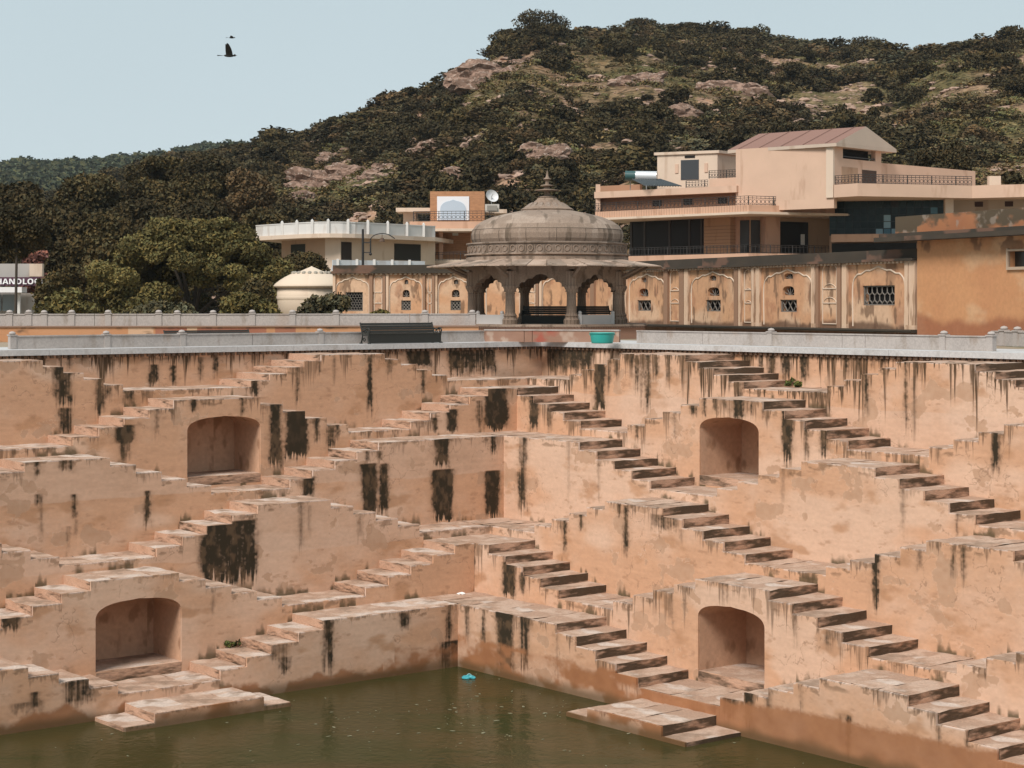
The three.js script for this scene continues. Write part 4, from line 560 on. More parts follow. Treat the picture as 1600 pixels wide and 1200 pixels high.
{
  const t = thing('villa', 'large pink villa with tiled gable roof, balconies and iron railings below the hill', 'villa', V(xz(1170, 128).x, TERRACE, -128));
  const Lf = xz(930, 138), C = xz(1170, 128), Rf = xz(1352, 132.3), bk = V(6, 0, -14);
  const fasT = yAt(320, 128), fasB = yAt(333, 128), floT = yAt(395.5, 128), floB = yAt(408, 128);
  const inset = (p, s) => p.clone().add(V(0, 0, -s));
  const bal = part('balcony', prism([Lf, C, xz(1345, 132), xz(1345, 140).add(bk), xz(930, 138).add(bk)], fasB + 0.1, fasT), peach, t);
  part('balcony_lip', prism([inset(Lf, -0.35), inset(C, -0.4), inset(xz(1358, 131.6), -0.1), xz(1358, 140).add(bk), inset(Lf, -0.35).add(bk)], fasB - 0.06, fasB + 0.1), cream, bal);
  const ribs = []; for (let i = 0; i < 60; i++) { const q = Lf.clone().lerp(C, i / 60); ribs.push(box(0.03, fasT - fasB - 0.12, 0.03, q.x, (fasT + fasB + 0.1) / 2, q.z + 0.01)); } part('tile_joint', ribs, std(0.40, 0.26, 0.18), bal).userData.kind = 'stuff';
  railing(t, 'balcony_railing', [V(Lf.x, fasT, Lf.z - 0.15), V(C.x, fasT, C.z - 0.2), V(xz(1335, 132).x, fasT, -132.2)], 0.62, metal, 0.34);
  part('floor_slab', prism([inset(xz(982, 136), 0.3), inset(C, 0.2), xz(1337, 131.8), xz(1337, 140).add(bk), xz(982, 136).add(bk)], floB, floT), peach, t);
  railing(t, 'lower_railing', [V(xz(984, 136).x, floT, -136.3), V(C.x, floT, C.z - 0.5), V(xz(1330, 132).x, floT, -132.3)], 0.58, metal, 0.3, false);
  // recessed ground storey
  const a0 = xz(985, 140.5), c0 = xz(1172, 131.8), r0 = xz(1330, 136.5), Hh = px => px < 1172 ? hit(a0, c0, px) : hit(c0, r0, px), gt = fasB - 0.05;
  part('glazed_front', wallSeg(Hh(985), Hh(1108), floT, gt, 0.1), glassDark, t);
  for (const px of [985, 1006, 1045, 1076, 1095]) part('mullion', wallSeg(Hh(px), Hh(px + 3), floT, gt, 0.1, 0.05), std(0.06, 0.05, 0.045), t);
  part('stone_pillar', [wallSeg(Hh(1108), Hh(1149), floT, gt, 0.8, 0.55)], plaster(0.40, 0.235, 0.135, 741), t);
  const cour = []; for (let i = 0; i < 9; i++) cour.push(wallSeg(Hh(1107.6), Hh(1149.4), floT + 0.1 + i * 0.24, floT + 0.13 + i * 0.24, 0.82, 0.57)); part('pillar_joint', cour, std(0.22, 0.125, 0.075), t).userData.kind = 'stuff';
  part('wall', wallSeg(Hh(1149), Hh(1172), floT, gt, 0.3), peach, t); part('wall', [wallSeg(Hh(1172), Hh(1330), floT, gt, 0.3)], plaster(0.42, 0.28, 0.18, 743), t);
  const dr = part('door', wallSeg(Hh(1157), Hh(1171), floT, gt - 0.25, 0.1, 0.05), std(0.03, 0.028, 0.025, 0.5), t); part('door', wallSeg(Hh(1173), Hh(1187), floT, gt - 0.25, 0.1, 0.05), std(0.03, 0.028, 0.025, 0.5), t);
  part('pillar', wallSeg(Hh(1189), Hh(1212), floT, gt, 0.5, 0.5), peach, t);
  const wn = part('window', wallSeg(Hh(1214), Hh(1262), floT, gt - 0.3, 0.12, 0.06), glassDark, t); part('window_curtain', [wallSeg(Hh(1250), Hh(1256), floT + 0.75, floT + 1.5, 0.06, 0.1)], std(0.7, 0.68, 0.62), wn);
  part('base_wall', wallSeg(xz(985, 137), xz(1175, 129.4), TERRACE - 0.5, floB, 0.4), plaster(0.30, 0.2, 0.14, 745), t); part('base_wall', wallSeg(xz(1175, 129.4), xz(1345, 133), TERRACE - 0.5, floB, 0.4), std(0.10, 0.075, 0.055), t);
  // upper block with the gable roof
  const A = xz(1157, 131), B = xz(1303, 126.4), G = xz(1377, 130.6), Dd = A.clone().add(G).sub(B), top = 23.66;
  part('upper_wall', [wallSeg(A, B, fasT - 0.3, top, 0.4), wallSeg(Dd, A, fasT - 0.3, top, 0.4)], pink, t);
  part('corner_pilaster', wallSeg(hit(A, B, 1292), B.clone().add(V(0.01, 0, 0)), fasT + 0.4, top, 0.5, 0.12), cream, t);
  const gh = px => hit(B, G, px), yo = [yAt(248, 127.5), yAt(226, 127.5)], yf = 20.2;
  part('gable_wall', [wallSeg(gh(1303), gh(1317), yf, top, 0.35), wallSeg(gh(1368), gh(1377), yf, top, 0.35), wallSeg(gh(1317), gh(1368), yo[1], top, 0.35), wallSeg(gh(1317), gh(1368), yf, yo[0], 0.35)], pink, t);
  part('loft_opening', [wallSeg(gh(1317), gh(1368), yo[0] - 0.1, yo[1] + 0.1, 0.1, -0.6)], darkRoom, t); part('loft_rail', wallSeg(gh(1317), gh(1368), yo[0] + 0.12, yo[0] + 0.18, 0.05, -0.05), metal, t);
  part('louvre_window', wallSeg(gh(1315), gh(1340), yAt(286, 127.5), yAt(261, 127.5), 0.1, 0.03), plaster(0.40, 0.26, 0.17, 747), t);
  part('door', wallSeg(gh(1347), gh(1369), yAt(289, 127.5), yAt(263, 127.5), 0.1, 0.03), std(0.06, 0.035, 0.025), t);
  const E1 = xz(1137, 131.9), E2 = xz(1307, 125.9), E3 = xz(1401, 131.3), E4 = E1.clone().add(E3).sub(E2), ye = 23.66, R2 = xz(1353, 128.6), R1 = xz(1186, 134.2), yr = 25.0;
  const P = p => V(p.x, ye, p.z), Q = p => V(p.x, yr, p.z), tri = (...q) => { const g = new THREE.BufferGeometry().setFromPoints(q); g.setAttribute('normal', new THREE.BufferAttribute(new Float32Array(q.length * 3), 3)); g.setAttribute('uv', new THREE.BufferAttribute(new Float32Array(q.length * 2), 2)); return metricUV(g); };
  const tile = (() => { const tt = texture(256, 256, (u, v) => { const k = 0.75 + 0.35 * (((v * 16) % 1) < 0.12 ? 0.3 : 1) * (0.8 + 0.2 * fbm(u * 9, v * 9, 751, 3)); return [0.225 * k, 0.122 * k, 0.092 * k]; }); tt.repeat.set(0.5, 0.5); return new THREE.MeshStandardMaterial({ map: tt, roughness: 0.85 }); })();
  const rf = part('roof', [tri(P(E1), P(E2), Q(R2), P(E1), Q(R2), Q(R1)), tri(P(E3), P(E4), Q(R1), P(E3), Q(R1), Q(R2)), tri(P(E4), P(E1), Q(R1))], tile, t);
  part('gable_end', [tri(P(E2), P(E3), Q(R2)), prism([E1, E2, E3, E4], ye - 0.22, ye - 0.002)], plaster(0.50, 0.40, 0.32, 753), rf);
  const rr = []; for (let i = 0; i < 5; i++) { const a = P(E1).lerp(P(E2), (i + 0.5) / 5), b = Q(R1).lerp(Q(R2), (i + 0.5) / 5); rr.push(limb(a.add(V(0, 0.03, 0)), b.add(V(0, 0.03, 0)), 0.02, 0.02, 4)); } part('roof_seam', rr, std(0.21, 0.115, 0.088), rf).userData.kind = 'stuff';
  // right terrace with its parapet, railing and rear wall
  const tt0 = yAt(307, 125), tt1 = yAt(287, 125);
  part('terrace_slab', prism([xz(1303, 126.2), xz(1340, 124.5), xz(1519, 127), xz(1660, 124.4), xz(1660, 141), xz(1303, 141)], tt0, tt1), pink, t);
  railing(t, 'terrace_railing', [V(xz(1305, 126.4).x, tt1, -126.5), V(xz(1342, 124.8).x, tt1, -125), V(xz(1519, 127.2).x, tt1, -127.3)], 0.62, metal, 0.3);
  part('rear_wall', wallSeg(xz(1370, 131), xz(1524, 139.5), tt1, yAt(254, 131), 0.4), pink, t);
  part('chimney_block', wallSeg(xz(1546, 136), xz(1564, 136), tt1, yAt(275, 136), 0.6), cream, t);
  // glass curtain of the middle storey
  const g0 = xz(1296, 131.2), g1 = xz(1478, 129.2), gy0 = yAt(368, 130.5), gy1 = tt0, gl = part('glass_front', wallSeg(g0, g1, gy0, gy1, 0.15), std(0.02, 0.03, 0.03, 0.4), t), rng = rngOf(755);
  const tints = [[0.010, 0.020, 0.020], [0.014, 0.028, 0.028], [0.02, 0.035, 0.034], [0.09, 0.20, 0.26], [0.26, 0.40, 0.46], [0.03, 0.028, 0.024]].map(c => new THREE.MeshPhysicalMaterial({ color: lin(...c), roughness: 0.15, specularIntensity: 0.35 }));  // the two blue tints paint a sky reflection into some panes
  for (let i = 0; i < 15; i++) for (let j = 0; j < 5; j++) { const r = rng(), k = i > 4 && r > 0.80 ? (r > 0.92 ? 4 : 3) : Math.floor(rng() * 3); const p0 = g0.clone().lerp(g1, (i + 0.06) / 15), p1 = g0.clone().lerp(g1, (i + 0.94) / 15), h = (gy1 - gy0) / 5; part('pane', wallSeg(p0, p1, gy0 + h * (j + 0.06), gy0 + h * (j + 0.94), 0.05, 0.05 + rng() * 0.03), tints[rng() < 0.1 ? 5 : k], gl); }
  part('pillar', wallSeg(xz(1477, 127.8), xz(1490, 127.8), gy0, tt0, 0.5), cream, t);
  const sw = part('side_wall', wallSeg(xz(1490, 129.5), xz(1660, 128), gy0, tt0, 0.3), plaster(0.40, 0.31, 0.24, 757), t);
  for (const px of [1523, 1570]) part('vent', wallSeg(hit(xz(1490, 129.5), xz(1660, 128), px), hit(xz(1490, 129.5), xz(1660, 128), px + 13), yAt(323, 129), yAt(315, 129), 0.1, 0.02), std(0.05, 0.025, 0.02), sw);
  part('lower_wall', wallSeg(xz(1296, 131), xz(1500, 129), TERRACE, gy0, 0.4), plaster(0.36, 0.23, 0.16, 759), t); part('lower_slab', wallSeg(xz(1300, 130.6), xz(1440, 129), yAt(378, 130), yAt(366, 130), 0.6, 0.5), peach, t);
  part('painted_shade_strip', wallSeg(xz(1300, 130.4), xz(1432, 128.8), yAt(396, 130), yAt(380, 130), 0.2, 0.12), darkRoom, t);  // flat near-black strip, the shade of a gap put into its colour
  // left wing: post, beam, brick band with openings
  const W0 = xz(936, 139), W1 = xz(1158, 131.4);
  const Wh = px => hit(W0, W1, px); 
  part('roof_beam', wallSeg(W0, W1, 20.68, 21.14, 0.8, 0.6), pink, t);
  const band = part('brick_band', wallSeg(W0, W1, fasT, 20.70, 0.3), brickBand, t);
  for (const px of [1020, 1068, 1122]) part('opening', wallSeg(Wh(px), Wh(px + 14), yAt(320, 134), yAt(311, 134), 0.1, 0.02), darkRoom, band);
  part('post', wallSeg(xz(931, 138.5), xz(938, 138.5), fasT, yAt(288, 138.5), 0.35), pink, t);
  part('upper_band', wallSeg(xz(938, 140.5), xz(1000, 138.5), 21.1, yAt(290, 140), 0.3), brickBand, t);
  part('left_storey', prism([W0, W1, W1.clone().add(bk), W0.clone().add(bk)], fasT - 0.02, 21.1), brickBand, t);
  // rooftop room
  const r1 = xz(1027, 138), r2 = xz(1121, 136), r3 = xz(1158, 138.5), r4 = r1.clone().add(r3).sub(r2), ry0 = 21.1, ry1 = yAt(241, 137);
  const room = part('rooftop_room', prism([r1, r2, r3, r4], ry0, ry1), cream, t);
  const sl = [r1, r2, r3, r4].map(p => p.clone()); const cen = r1.clone().add(r3).multiplyScalar(0.5); part('roof_slab', prism(sl.map(p => p.clone().sub(cen).multiplyScalar(1.08).add(cen)), ry1, ry1 + 0.2), cream, room);
  const rh = px => hit(r1, r2, px); part('door', wallSeg(rh(1064), rh(1092), yAt(281, 137), yAt(250, 137), 0.1, 0.03), std(0.035, 0.04, 0.045, 0.6), room); part('vent', wallSeg(rh(1070), rh(1086), yAt(247, 137), yAt(243, 137), 0.1, 0.03), darkRoom, room);
  for (const px of [1055, 1101]) part('lamp_box', wallSeg(rh(px), rh(px + 5), yAt(270, 137), yAt(256, 137), 0.1, 0.06), pink, room);
  railing(t, 'roof_railing', [V(xz(1108, 134).x, yAt(279, 134), -134), V(xz(1158, 132).x, yAt(277, 132), -132)], 0.55, metal, 0.25, true); part('roof_curb', wallSeg(xz(1108, 134), xz(1158, 132), 21.1, yAt(278, 133), 0.3), pink, t); railing(t, 'roof_railing', [V(xz(1072, 134.5).x, 21.14, -134.5), V(xz(1106, 133.4).x, 21.14, -133.4)], 0.55, metal, 0.25, true);
  // solar water heater on the roof
  const hb = V(xz(1005, 137).x, 21.1, -137), sh = thing('solar_heater', 'solar water heater with silver tank on the villa roof', 'water heater', hb), cy = yAt(275, 137), xa = xz(981, 137).x, xb = xz(1026, 137).x;
  part('tank', limb(V(xa + 0.55, cy, -137), V(xb, cy - 0.05, -136.6), 0.36, 0.36, 18), std(0.62, 0.63, 0.64, 0.3, { metalness: 0.3 }), sh); part('tank_end', limb(V(xa - 0.2, cy + 0.02, -137.05), V(xa + 0.55, cy, -137), 0.365, 0.365, 18), std(0.03, 0.085, 0.085, 0.4), sh);
  const tubes = []; for (let i = 0; i < 14; i++) { const f = i / 13; tubes.push(limb(V(mix(xa + 0.3, xb + 0.2, f), cy - 0.25, -136.6), V(mix(xa + 1.2, xb + 1.6, f), cy - 0.85, -135.0), 0.05, 0.05, 6)); } part('collector_tubes', tubes, new THREE.MeshPhysicalMaterial({ color: lin(0.05, 0.06, 0.065), roughness: 0.35 }), sh).userData.kind = 'stuff';
  part('stand', [limb(V(xa + 0.2, 21.1, -137.4), V(xa + 0.2, cy, -137.2), 0.03, 0.03, 5), limb(V(xb, 21.1, -137.4), V(xb, cy, -137), 0.03, 0.03, 5), limb(V(xa + 1.2, 21.1, -135), V(xa + 1.2, cy - 0.8, -135), 0.03, 0.03, 5)], std(0.3, 0.3, 0.3, 0.5), sh);
}
// ------------------------------------------------------------------ white house with curved balcony, left of the pavilion
{
  const C = xz(514, 149), Lf = xz(400, 158), Rf = xz(680, 159.5), bk = V(2, 0, -10), t = thing('white_house', 'white two storey house with long balustraded balcony behind the arcade wall', 'house', V(C.x, TERRACE, C.z));
  const yT = yAt(344.5, 149), yB = yAt(363.5, 149), y0 = yAt(368, 149);
  const curve = []; for (let i = 0; i <= 6; i++) { const f = i / 6, a = Lf.clone().lerp(C, 0.55 + 0.45 * f), b = C.clone().lerp(Rf, 0.35 * f); curve.push(a.lerp(b, f)); }
  const plan = [Lf, ...curve, Rf];
  const bs = part('balcony_slab', prism([...plan.map(p => p.clone().add(V(0, 0, 0.3))), Rf.clone().add(bk), Lf.clone().add(bk)], y0 - 0.1, yB), cream, t);
  const balus = []; for (let i = 0; i + 1 < plan.length; i++) balus.push(wallSeg(plan[i], plan[i + 1], yB, yT - 0.08, 0.12), wallSeg(plan[i], plan[i + 1], yT - 0.08, yT, 0.2, 0.04)); part('balustrade', balus, whiteWash, t);
  for (const px of [441, 464, 488, 513, 544, 575, 606, 636, 662]) { let q; for (let i = 0; i + 1 < plan.length; i++) { const a = plan[i], b = plan[i + 1], pa = 800 + F * a.x / -a.z, pb = 800 + F * b.x / -b.z; if (px >= pa && px <= pb) q = hit(a, b, px); } if (q) part('baluster_post', [box(0.22, yT - yB + 0.12, 0.22, q.x, (yB + yT) / 2 + 0.06, q.z + 0.06), new THREE.ConeGeometry(0.14, 0.14, 4).rotateY(0.78).translate(q.x, yT + 0.18, q.z + 0.06)], whiteWash, t); }
  const w0 = xz(440, 158.5), w1 = xz(508, 152.5), w2 = xz(532, 151.8), w3 = xz(680, 161), gf = yAt(424, 152);
  part('wall', [wallSeg(w0, w1, TERRACE, y0 - 0.1, 0.3)], plaster(0.40, 0.27, 0.18, 761), t); part('corner_wall', wallSeg(w1, w2, TERRACE, y0 - 0.1, 0.4), cream, t); part('wall', wallSeg(w2, w3, TERRACE, y0 - 0.1, 0.3), plaster(0.58, 0.45, 0.33, 763), t);
  const h = px => px < 508 ? hit(w0, w1, px) : hit(w2, w3, px);
  part('window', wallSeg(h(455), h(477), yAt(394, 155), yAt(381, 155), 0.1, 0.04), std(0.02, 0.022, 0.016, 0.9), t); const d1 = part('door', wallSeg(h(533), h(549), yAt(406, 152), yAt(378, 152), 0.1, 0.04), std(0.03, 0.02, 0.014, 0.9), t);
  part('door', wallSeg(h(616), h(657), yAt(406, 156), yAt(380, 156), 0.1, 0.04), std(0.022, 0.02, 0.014, 0.9), t);
  const lb0 = xz(520, 147.5), lb1 = xz(664, 152); part('lower_balustrade', [wallSeg(lb0, lb1, yAt(418, 148.5), yAt(406.5, 148.5), 0.12), wallSeg(lb0, lb1, yAt(423, 148), yAt(418, 148), 0.6, 0.3)], plaster(0.50, 0.52, 0.53, 765), t);
  for (const px of [528, 558, 585, 613, 640]) { const q = hit(lb0, lb1, px); part('baluster_post', box(0.2, 0.72, 0.2, q.x, yAt(412, 148.5), q.z + 0.06), whiteWash, t); }
}
// ------------------------------------------------------------------ orange brick house with the white arch panel
{
  const t = thing('brick_house', 'orange brick house with a white arched panel on its roof tower', 'house', V(xz(715, 166).x, TERRACE, -166)), D = 165, seg = (a, b, y0, y1, th, dd = 0, f = 0) => wallSeg(xz(a, D + dd), xz(b, D + dd), yAt(y0, D + dd), yAt(y1, D + dd), th, f);
  const brick = (() => { const tt = texture(256, 256, (u, v) => { const k = 0.8 + 0.35 * fbm(u * 12, v * 24, 771, 4); const j = ((v * 14) % 1) < 0.12 ? 0.8 : 1; return [0.40 * k * j, 0.205 * k * j, 0.105 * k * j]; }); tt.repeat.set(0.4, 0.4); return new THREE.MeshStandardMaterial({ map: tt, bumpMap: tt, bumpScale: 0.02, roughness: 0.95 }); })();
  const tw = part('roof_tower', [seg(672, 757, 350, 299, 4, 1)], brick, t);
  const pn = part('white_panel', seg(683, 733, 344, 307, 0.2, 1, 0.1), std(0.70, 0.71, 0.73), tw); { const s = new THREE.Shape(), q = hit(xz(672, 166), xz(757, 166), 708), w = 1.12, y0 = yAt(343, D), y1 = yAt(311, D); s.moveTo(-w, y0); s.lineTo(-w, y0 + 0.9); s.quadraticCurveTo(-w, y1 - 0.35, -w * 0.45, y1 - 0.16); s.quadraticCurveTo(-w * 0.2, y1 - 0.12, 0, y1); s.quadraticCurveTo(w * 0.2, y1 - 0.12, w * 0.45, y1 - 0.16); s.quadraticCurveTo(w, y1 - 0.35, w, y0 + 0.9); s.lineTo(w, y0); s.closePath(); part('arch_screen', new THREE.ExtrudeGeometry(s, { depth: 0.06, bevelEnabled: false }).translate(q.x, 0, q.z + 0.12), std(0.42, 0.50, 0.58), pn); }
  part('roof_room', [seg(630, 650, 352, 331, 3, 3)], cream, t); part('roof_slab', seg(619, 674, 331, 325, 5, 2, 0.4), cream, t); part('roof_slab', seg(757, 792, 333, 327, 4, 2), cream, t);
  part('balcony', seg(640, 760, 358, 346, 4, -3), peach, t); part('balcony_lip', seg(632, 744, 361, 357, 4.4, -3.4), cream, t);
  railing(t, 'railing', [V(xz(646, 162).x, yAt(346, 162), -162), V(xz(772, 162).x, yAt(345, 162), -162)], 0.85, metal, 0.36);
  part('wall', seg(672, 800, 420, 360, 0.4, 1), brick, t); part('pillar', seg(686, 692, 410, 360, 0.3, -2), peach, t); part('wall', seg(735, 745, 410, 346, 0.5, -2.5), brick, t); part('lower_slab', seg(650, 745, 412, 405, 3, -3), cream, t); part('lamp', seg(707, 716, 368, 362, 0.2, 0.6), std(0.6, 0.57, 0.5), t);
  part('wall', seg(640, 676, 420, 368, 0.4, 2), plaster(0.30, 0.19, 0.13, 773), t); railing(t, 'lower_railing', [V(xz(652, 161).x, yAt(408, 161), -161), V(xz(742, 161).x, yAt(406, 161), -161)], 0.7, metal, 0.3, false);
  const dp = at(768, 307, 164), ds = thing('satellite_dish', 'white satellite dish on the roof of the orange brick house', 'satellite dish', V(dp.x, yAt(333, 164), dp.z));
  const dish = new THREE.SphereGeometry(0.75, 20, 8, 0, Math.PI * 2, 0, 0.9).rotateX(Math.PI).translate(0, 0.62, 0).rotateX(1.15).rotateZ(-0.15).rotateY(0.4); part('dish', dish.translate(dp.x, dp.y, dp.z), new THREE.MeshStandardMaterial({ color: lin(0.6, 0.6, 0.6), roughness: 0.5, side: THREE.DoubleSide }), ds); part('mast', [limb(V(dp.x, yAt(333, 164), dp.z), V(dp.x, dp.y, dp.z), 0.05, 0.05, 6), limb(V(dp.x, dp.y, dp.z), V(dp.x + 0.15, dp.y + 0.2, dp.z + 0.75), 0.025, 0.025, 5)], std(0.35, 0.35, 0.35, 0.5), ds);
  const ac = thing('cooler_unit', 'pale cooler box beside the satellite dish on the roof', 'air cooler', V(xz(766, 163.5).x, yAt(331, 163.5), -163.5)); part('casing', wallSeg(xz(758, 163.5), xz(780, 163.5), yAt(331, 163.5), yAt(319, 163.5), 0.7), std(0.5, 0.47, 0.42), ac); part('grille', wallSeg(xz(761, 163.3), xz(777, 163.3), yAt(329, 163.3), yAt(321, 163.3), 0.05), std(0.25, 0.23, 0.2), ac);
}
// ------------------------------------------------------------------ cream domed kiosk, lamp post, shop, birds
{
  const D = 126, c = xz(487, D), t = thing('domed_kiosk', 'cream domed kiosk showing above the shrubs left of the arcade wall', 'kiosk', V(c.x, TERRACE, c.z)), k = D / F, L = (pts, n = 32) => new THREE.LatheGeometry(pts.map(([r, py]) => new THREE.Vector2(r * k, yAt(py, D))), n).translate(c.x, 0, c.z), cm = plaster(0.63, 0.51, 0.39, 781);
  part('drum', L([[0, 510], [54, 510], [54, 468], [55.5, 467], [55.5, 463], [54, 462], [54, 449], [0, 449]]), cm, t); part('dome', L([[54, 450], [59, 448.5], [59.5, 446.5], [57, 443.5], [50, 438], [42, 433], [34, 429], [30, 427.5], [0, 427]]), cm, t); part('dome_cap', L([[30, 428.5], [31, 426.5], [24, 425.5], [16, 423], [6, 418.5], [2, 417], [0, 415.5]]), cm, t);
  const rim = []; for (let i = 0; i < 20; i++) { const a = i / 20 * 6.283; rim.push(new THREE.SphereGeometry(0.16, 6, 5).translate(c.x + 29 * k * Math.sin(a), yAt(427.5, D), c.z + 29 * k * Math.cos(a))); } part('rim_beads', rim, std(0.30, 0.27, 0.22), t).userData.kind = 'stuff';
}
{
  const D = 112, b = at(567, 425, D), t = thing('lamp_post', 'dark lamp post with side brackets behind the arcade wall', 'lamp post', V(b.x, TERRACE, b.z)), k = D / F, y = py => yAt(py, D), pm = std(0.018, 0.016, 0.015, 0.5), x = px => xz(px, D).x;
  b.z = -125; const D2 = 125, X = px => (px - 800) / F * D2, Y = py => yAt(py, D2), Z = -D2; t.position.set(X(567), TERRACE, Z);
  part('pole', [limb(V(X(567), TERRACE, Z), V(X(567), Y(358), Z), 0.11, 0.075, 8)], pm, t); part('bracket', [limb(V(X(567), Y(379), Z), V(X(579), Y(379), Z), 0.035, 0.035, 5), limb(V(X(567), Y(394.5), Z), V(X(579), Y(394.5), Z), 0.035, 0.035, 5)], pm, t);
  part('lantern_rod', [limb(V(X(579), Y(397), Z), V(X(579), Y(373), Z), 0.06, 0.05, 6), new THREE.SphereGeometry(0.1, 8, 6).translate(X(579), Y(397), Z)], pm, t); part('curved_arm', tube([V(X(579), Y(373), Z), V(X(585), Y(367.5), Z), V(X(597), Y(365), Z), V(X(608), Y(367), Z), V(X(617), Y(373), Z)], 0.035, 20, 5), pm, t); part('hanging_lantern', [new THREE.CylinderGeometry(0.1, 0.18, 0.25, 8).translate(X(597), Y(374.5), Z), limb(V(X(597), Y(365), Z), V(X(597), Y(372), Z), 0.02, 0.02, 4)], std(0.10, 0.06, 0.04), t);
}
const font = await new FontLoader().loadAsync('fonts/droid/droid_sans_bold.typeface.json');
{
  const D = 132, t = thing('shop', 'white fronted shop with a lettered signboard at the left edge', 'shop', V(xz(20, D).x, TERRACE, -D)), seg = (a, b, y0, y1, th, dd = 0) => wallSeg(xz(a, D + dd), xz(b, D + dd), yAt(y0, D + dd), yAt(y1, D + dd), th);
  part('wall', [seg(-60, 110, 500, 458, 0.3, 1.2), seg(-60, 46, 434, 412, 0.3, 0.6)], plaster(0.40, 0.37, 0.34, 791), t); part('upper_wall', seg(46, 66, 432, 412, 0.5, 0.4), cream, t);
  part('awning', seg(-60, 34, 457, 448.5, 1.4, -0.6), std(0.72, 0.70, 0.69), t);
  const sb = part('signboard', seg(-60, 76, 446.5, 433, 0.25, -0.2), std(0.085, 0.035, 0.055), t), txt = new TextGeometry('HANDLOOM', { font, size: 0.38, depth: 0.05, curveSegments: 4 }); txt.computeBoundingBox(); const bb = txt.boundingBox, sc = (xz(76, D).x - xz(-5, D).x) / (bb.max.x - bb.min.x); txt.scale(sc, 1, 1); txt.translate(xz(-5, D).x, yAt(444, D), -D + 0.24); part('lettering', txt, std(0.78, 0.77, 0.77), sb);
  for (const [a, b] of [[-20, 2], [4, 17], [17, 26]]) part('shop_window', seg(a, b, 486, 460, 0.1, 0.7), std(0.16, 0.19, 0.20, 0.3), t); part('shop_post', seg(24, 31, 490, 456, 0.3, 0), std(0.6, 0.58, 0.55), t);
}
function bird(label, c, s, wing, heading) {
  const t = thing('bird', label, 'bird', c, 'birds in the sky'); t.rotation.y = heading; t.scale.setScalar(s); const m = std(0.02, 0.018, 0.014, 0.9), m2 = std(0.06, 0.045, 0.028, 0.9);
  const body = new THREE.SphereGeometry(0.09, 12, 8).scale(2.6, 0.75, 0.8); const tail = new THREE.ConeGeometry(0.07, 0.34, 6).scale(1, 1, 0.35).rotateZ(-Math.PI / 2).rotateX(Math.PI / 2).translate(-0.36, 0.0, 0); const head = new THREE.SphereGeometry(0.055, 10, 8).translate(0.25, 0.02, 0); const beak = new THREE.ConeGeometry(0.018, 0.09, 5).rotateZ(-Math.PI / 2).translate(0.33, 0.015, 0);
  local('body', [body, head], m, t); local('tail', tail, m, t); local('beak', beak, m2, t);
  for (const sd of [-1, 1]) { const w = new THREE.Shape(); w.moveTo(0.16, 0); w.quadraticCurveTo(0.14, 0.28, -0.02, 0.55); w.lineTo(-0.10, 0.60); w.lineTo(-0.13, 0.52); w.lineTo(-0.17, 0.55); w.quadraticCurveTo(-0.17, 0.25, -0.14, 0); w.closePath(); const g = new THREE.ExtrudeGeometry(w, { depth: 0.02, bevelEnabled: false }); g.translate(0, 0, -0.01); g.rotateX(sd * (Math.PI / 2 - wing)); g.translate(0, 0.03, sd * 0.05); local('wing', g, sd < 0 ? m2 : m, t); }
}
bird('dark bird with raised wings flying in the sky at upper left', at(358, 87, 120), 1.4, 0.95, 0.15); bird('smaller bird seen edge on just above the other bird', at(362, 59, 150), 0.85, 0.12, 0.2);
// ------------------------------------------------------------------ foliage
const leafMat = new THREE.MeshPhysicalMaterial({ color: 0xffffff, vertexColors: true, roughness: 0.8, specularIntensity: 0.25, side: THREE.DoubleSide }), barkMat = std(0.055, 0.042, 0.03, 1);
function leafCloud(rng, lobes, n, size, tint, vary = 0.5, up = 0.25) {
  const pos = new Float32Array(n * 18), col = new Float32Array(n * 18), W = []; let tot = 0; for (const l of lobes) { tot += Math.pow(l[3] * l[4] * l[5], 0.667); W.push(tot); }
  const seed = Math.floor(rng() * 9999), a = V(0, 0, 0), u = V(0, 0, 0), v = V(0, 0, 0), d = V(0, 0, 0); let o = 0;
  vary *= 0.6; const lt = lobes.map(() => 0.6 + rng() * 0.85);
  for (let i = 0; i < n; i++) {
    const q = rng() * tot; let k = 0; while (W[k] < q) k++; const l = lobes[k];
    d.set(rng() * 2 - 1, rng() * 2 - 1, rng() * 2 - 1); if (d.lengthSq() > 1 || d.lengthSq() < 0.01) { i--; continue; } d.normalize(); const r = 0.5 + 0.5 * Math.sqrt(rng()) + (rng() < 0.12 ? rng() * 0.22 : 0);
    a.set(l[0] + d.x * l[3] * r, l[1] + d.y * l[4] * r, l[2] + d.z * l[5] * r);
    u.set(rng() - 0.5, rng() - 0.5, rng() - 0.5).normalize(); v.set(rng() - 0.5, rng() - 0.5 + up, rng() - 0.5).addScaledVector(d, 0.5).normalize(); v.cross(u).normalize(); const s = size * (0.55 + 0.9 * rng()); u.multiplyScalar(s); v.multiplyScalar(s * 0.55);
    const fold = d.clone().multiplyScalar(s * 0.22), P = [a.clone().sub(u), a.clone().add(v).add(fold), a.clone().add(u), a.clone().sub(v).add(fold)];
    const b = lt[k] * (1 - vary / 2 + vary * rng()), hue = rng(); const c = [tint[0] * b * (0.9 + 0.35 * hue), tint[1] * b, tint[2] * b * (1.1 - 0.3 * hue)];
    for (const e of [P[0], P[1], P[2], P[0], P[2], P[3]]) { pos[o] = e.x; pos[o + 1] = e.y; pos[o + 2] = e.z; col[o] = c[0]; col[o + 1] = c[1]; col[o + 2] = c[2]; o += 3; }
  }
  const g = new THREE.BufferGeometry(); g.setAttribute('position', new THREE.BufferAttribute(pos, 3)); g.setAttribute('color', new THREE.BufferAttribute(col, 3)); g.computeVertexNormals(); return g;
}
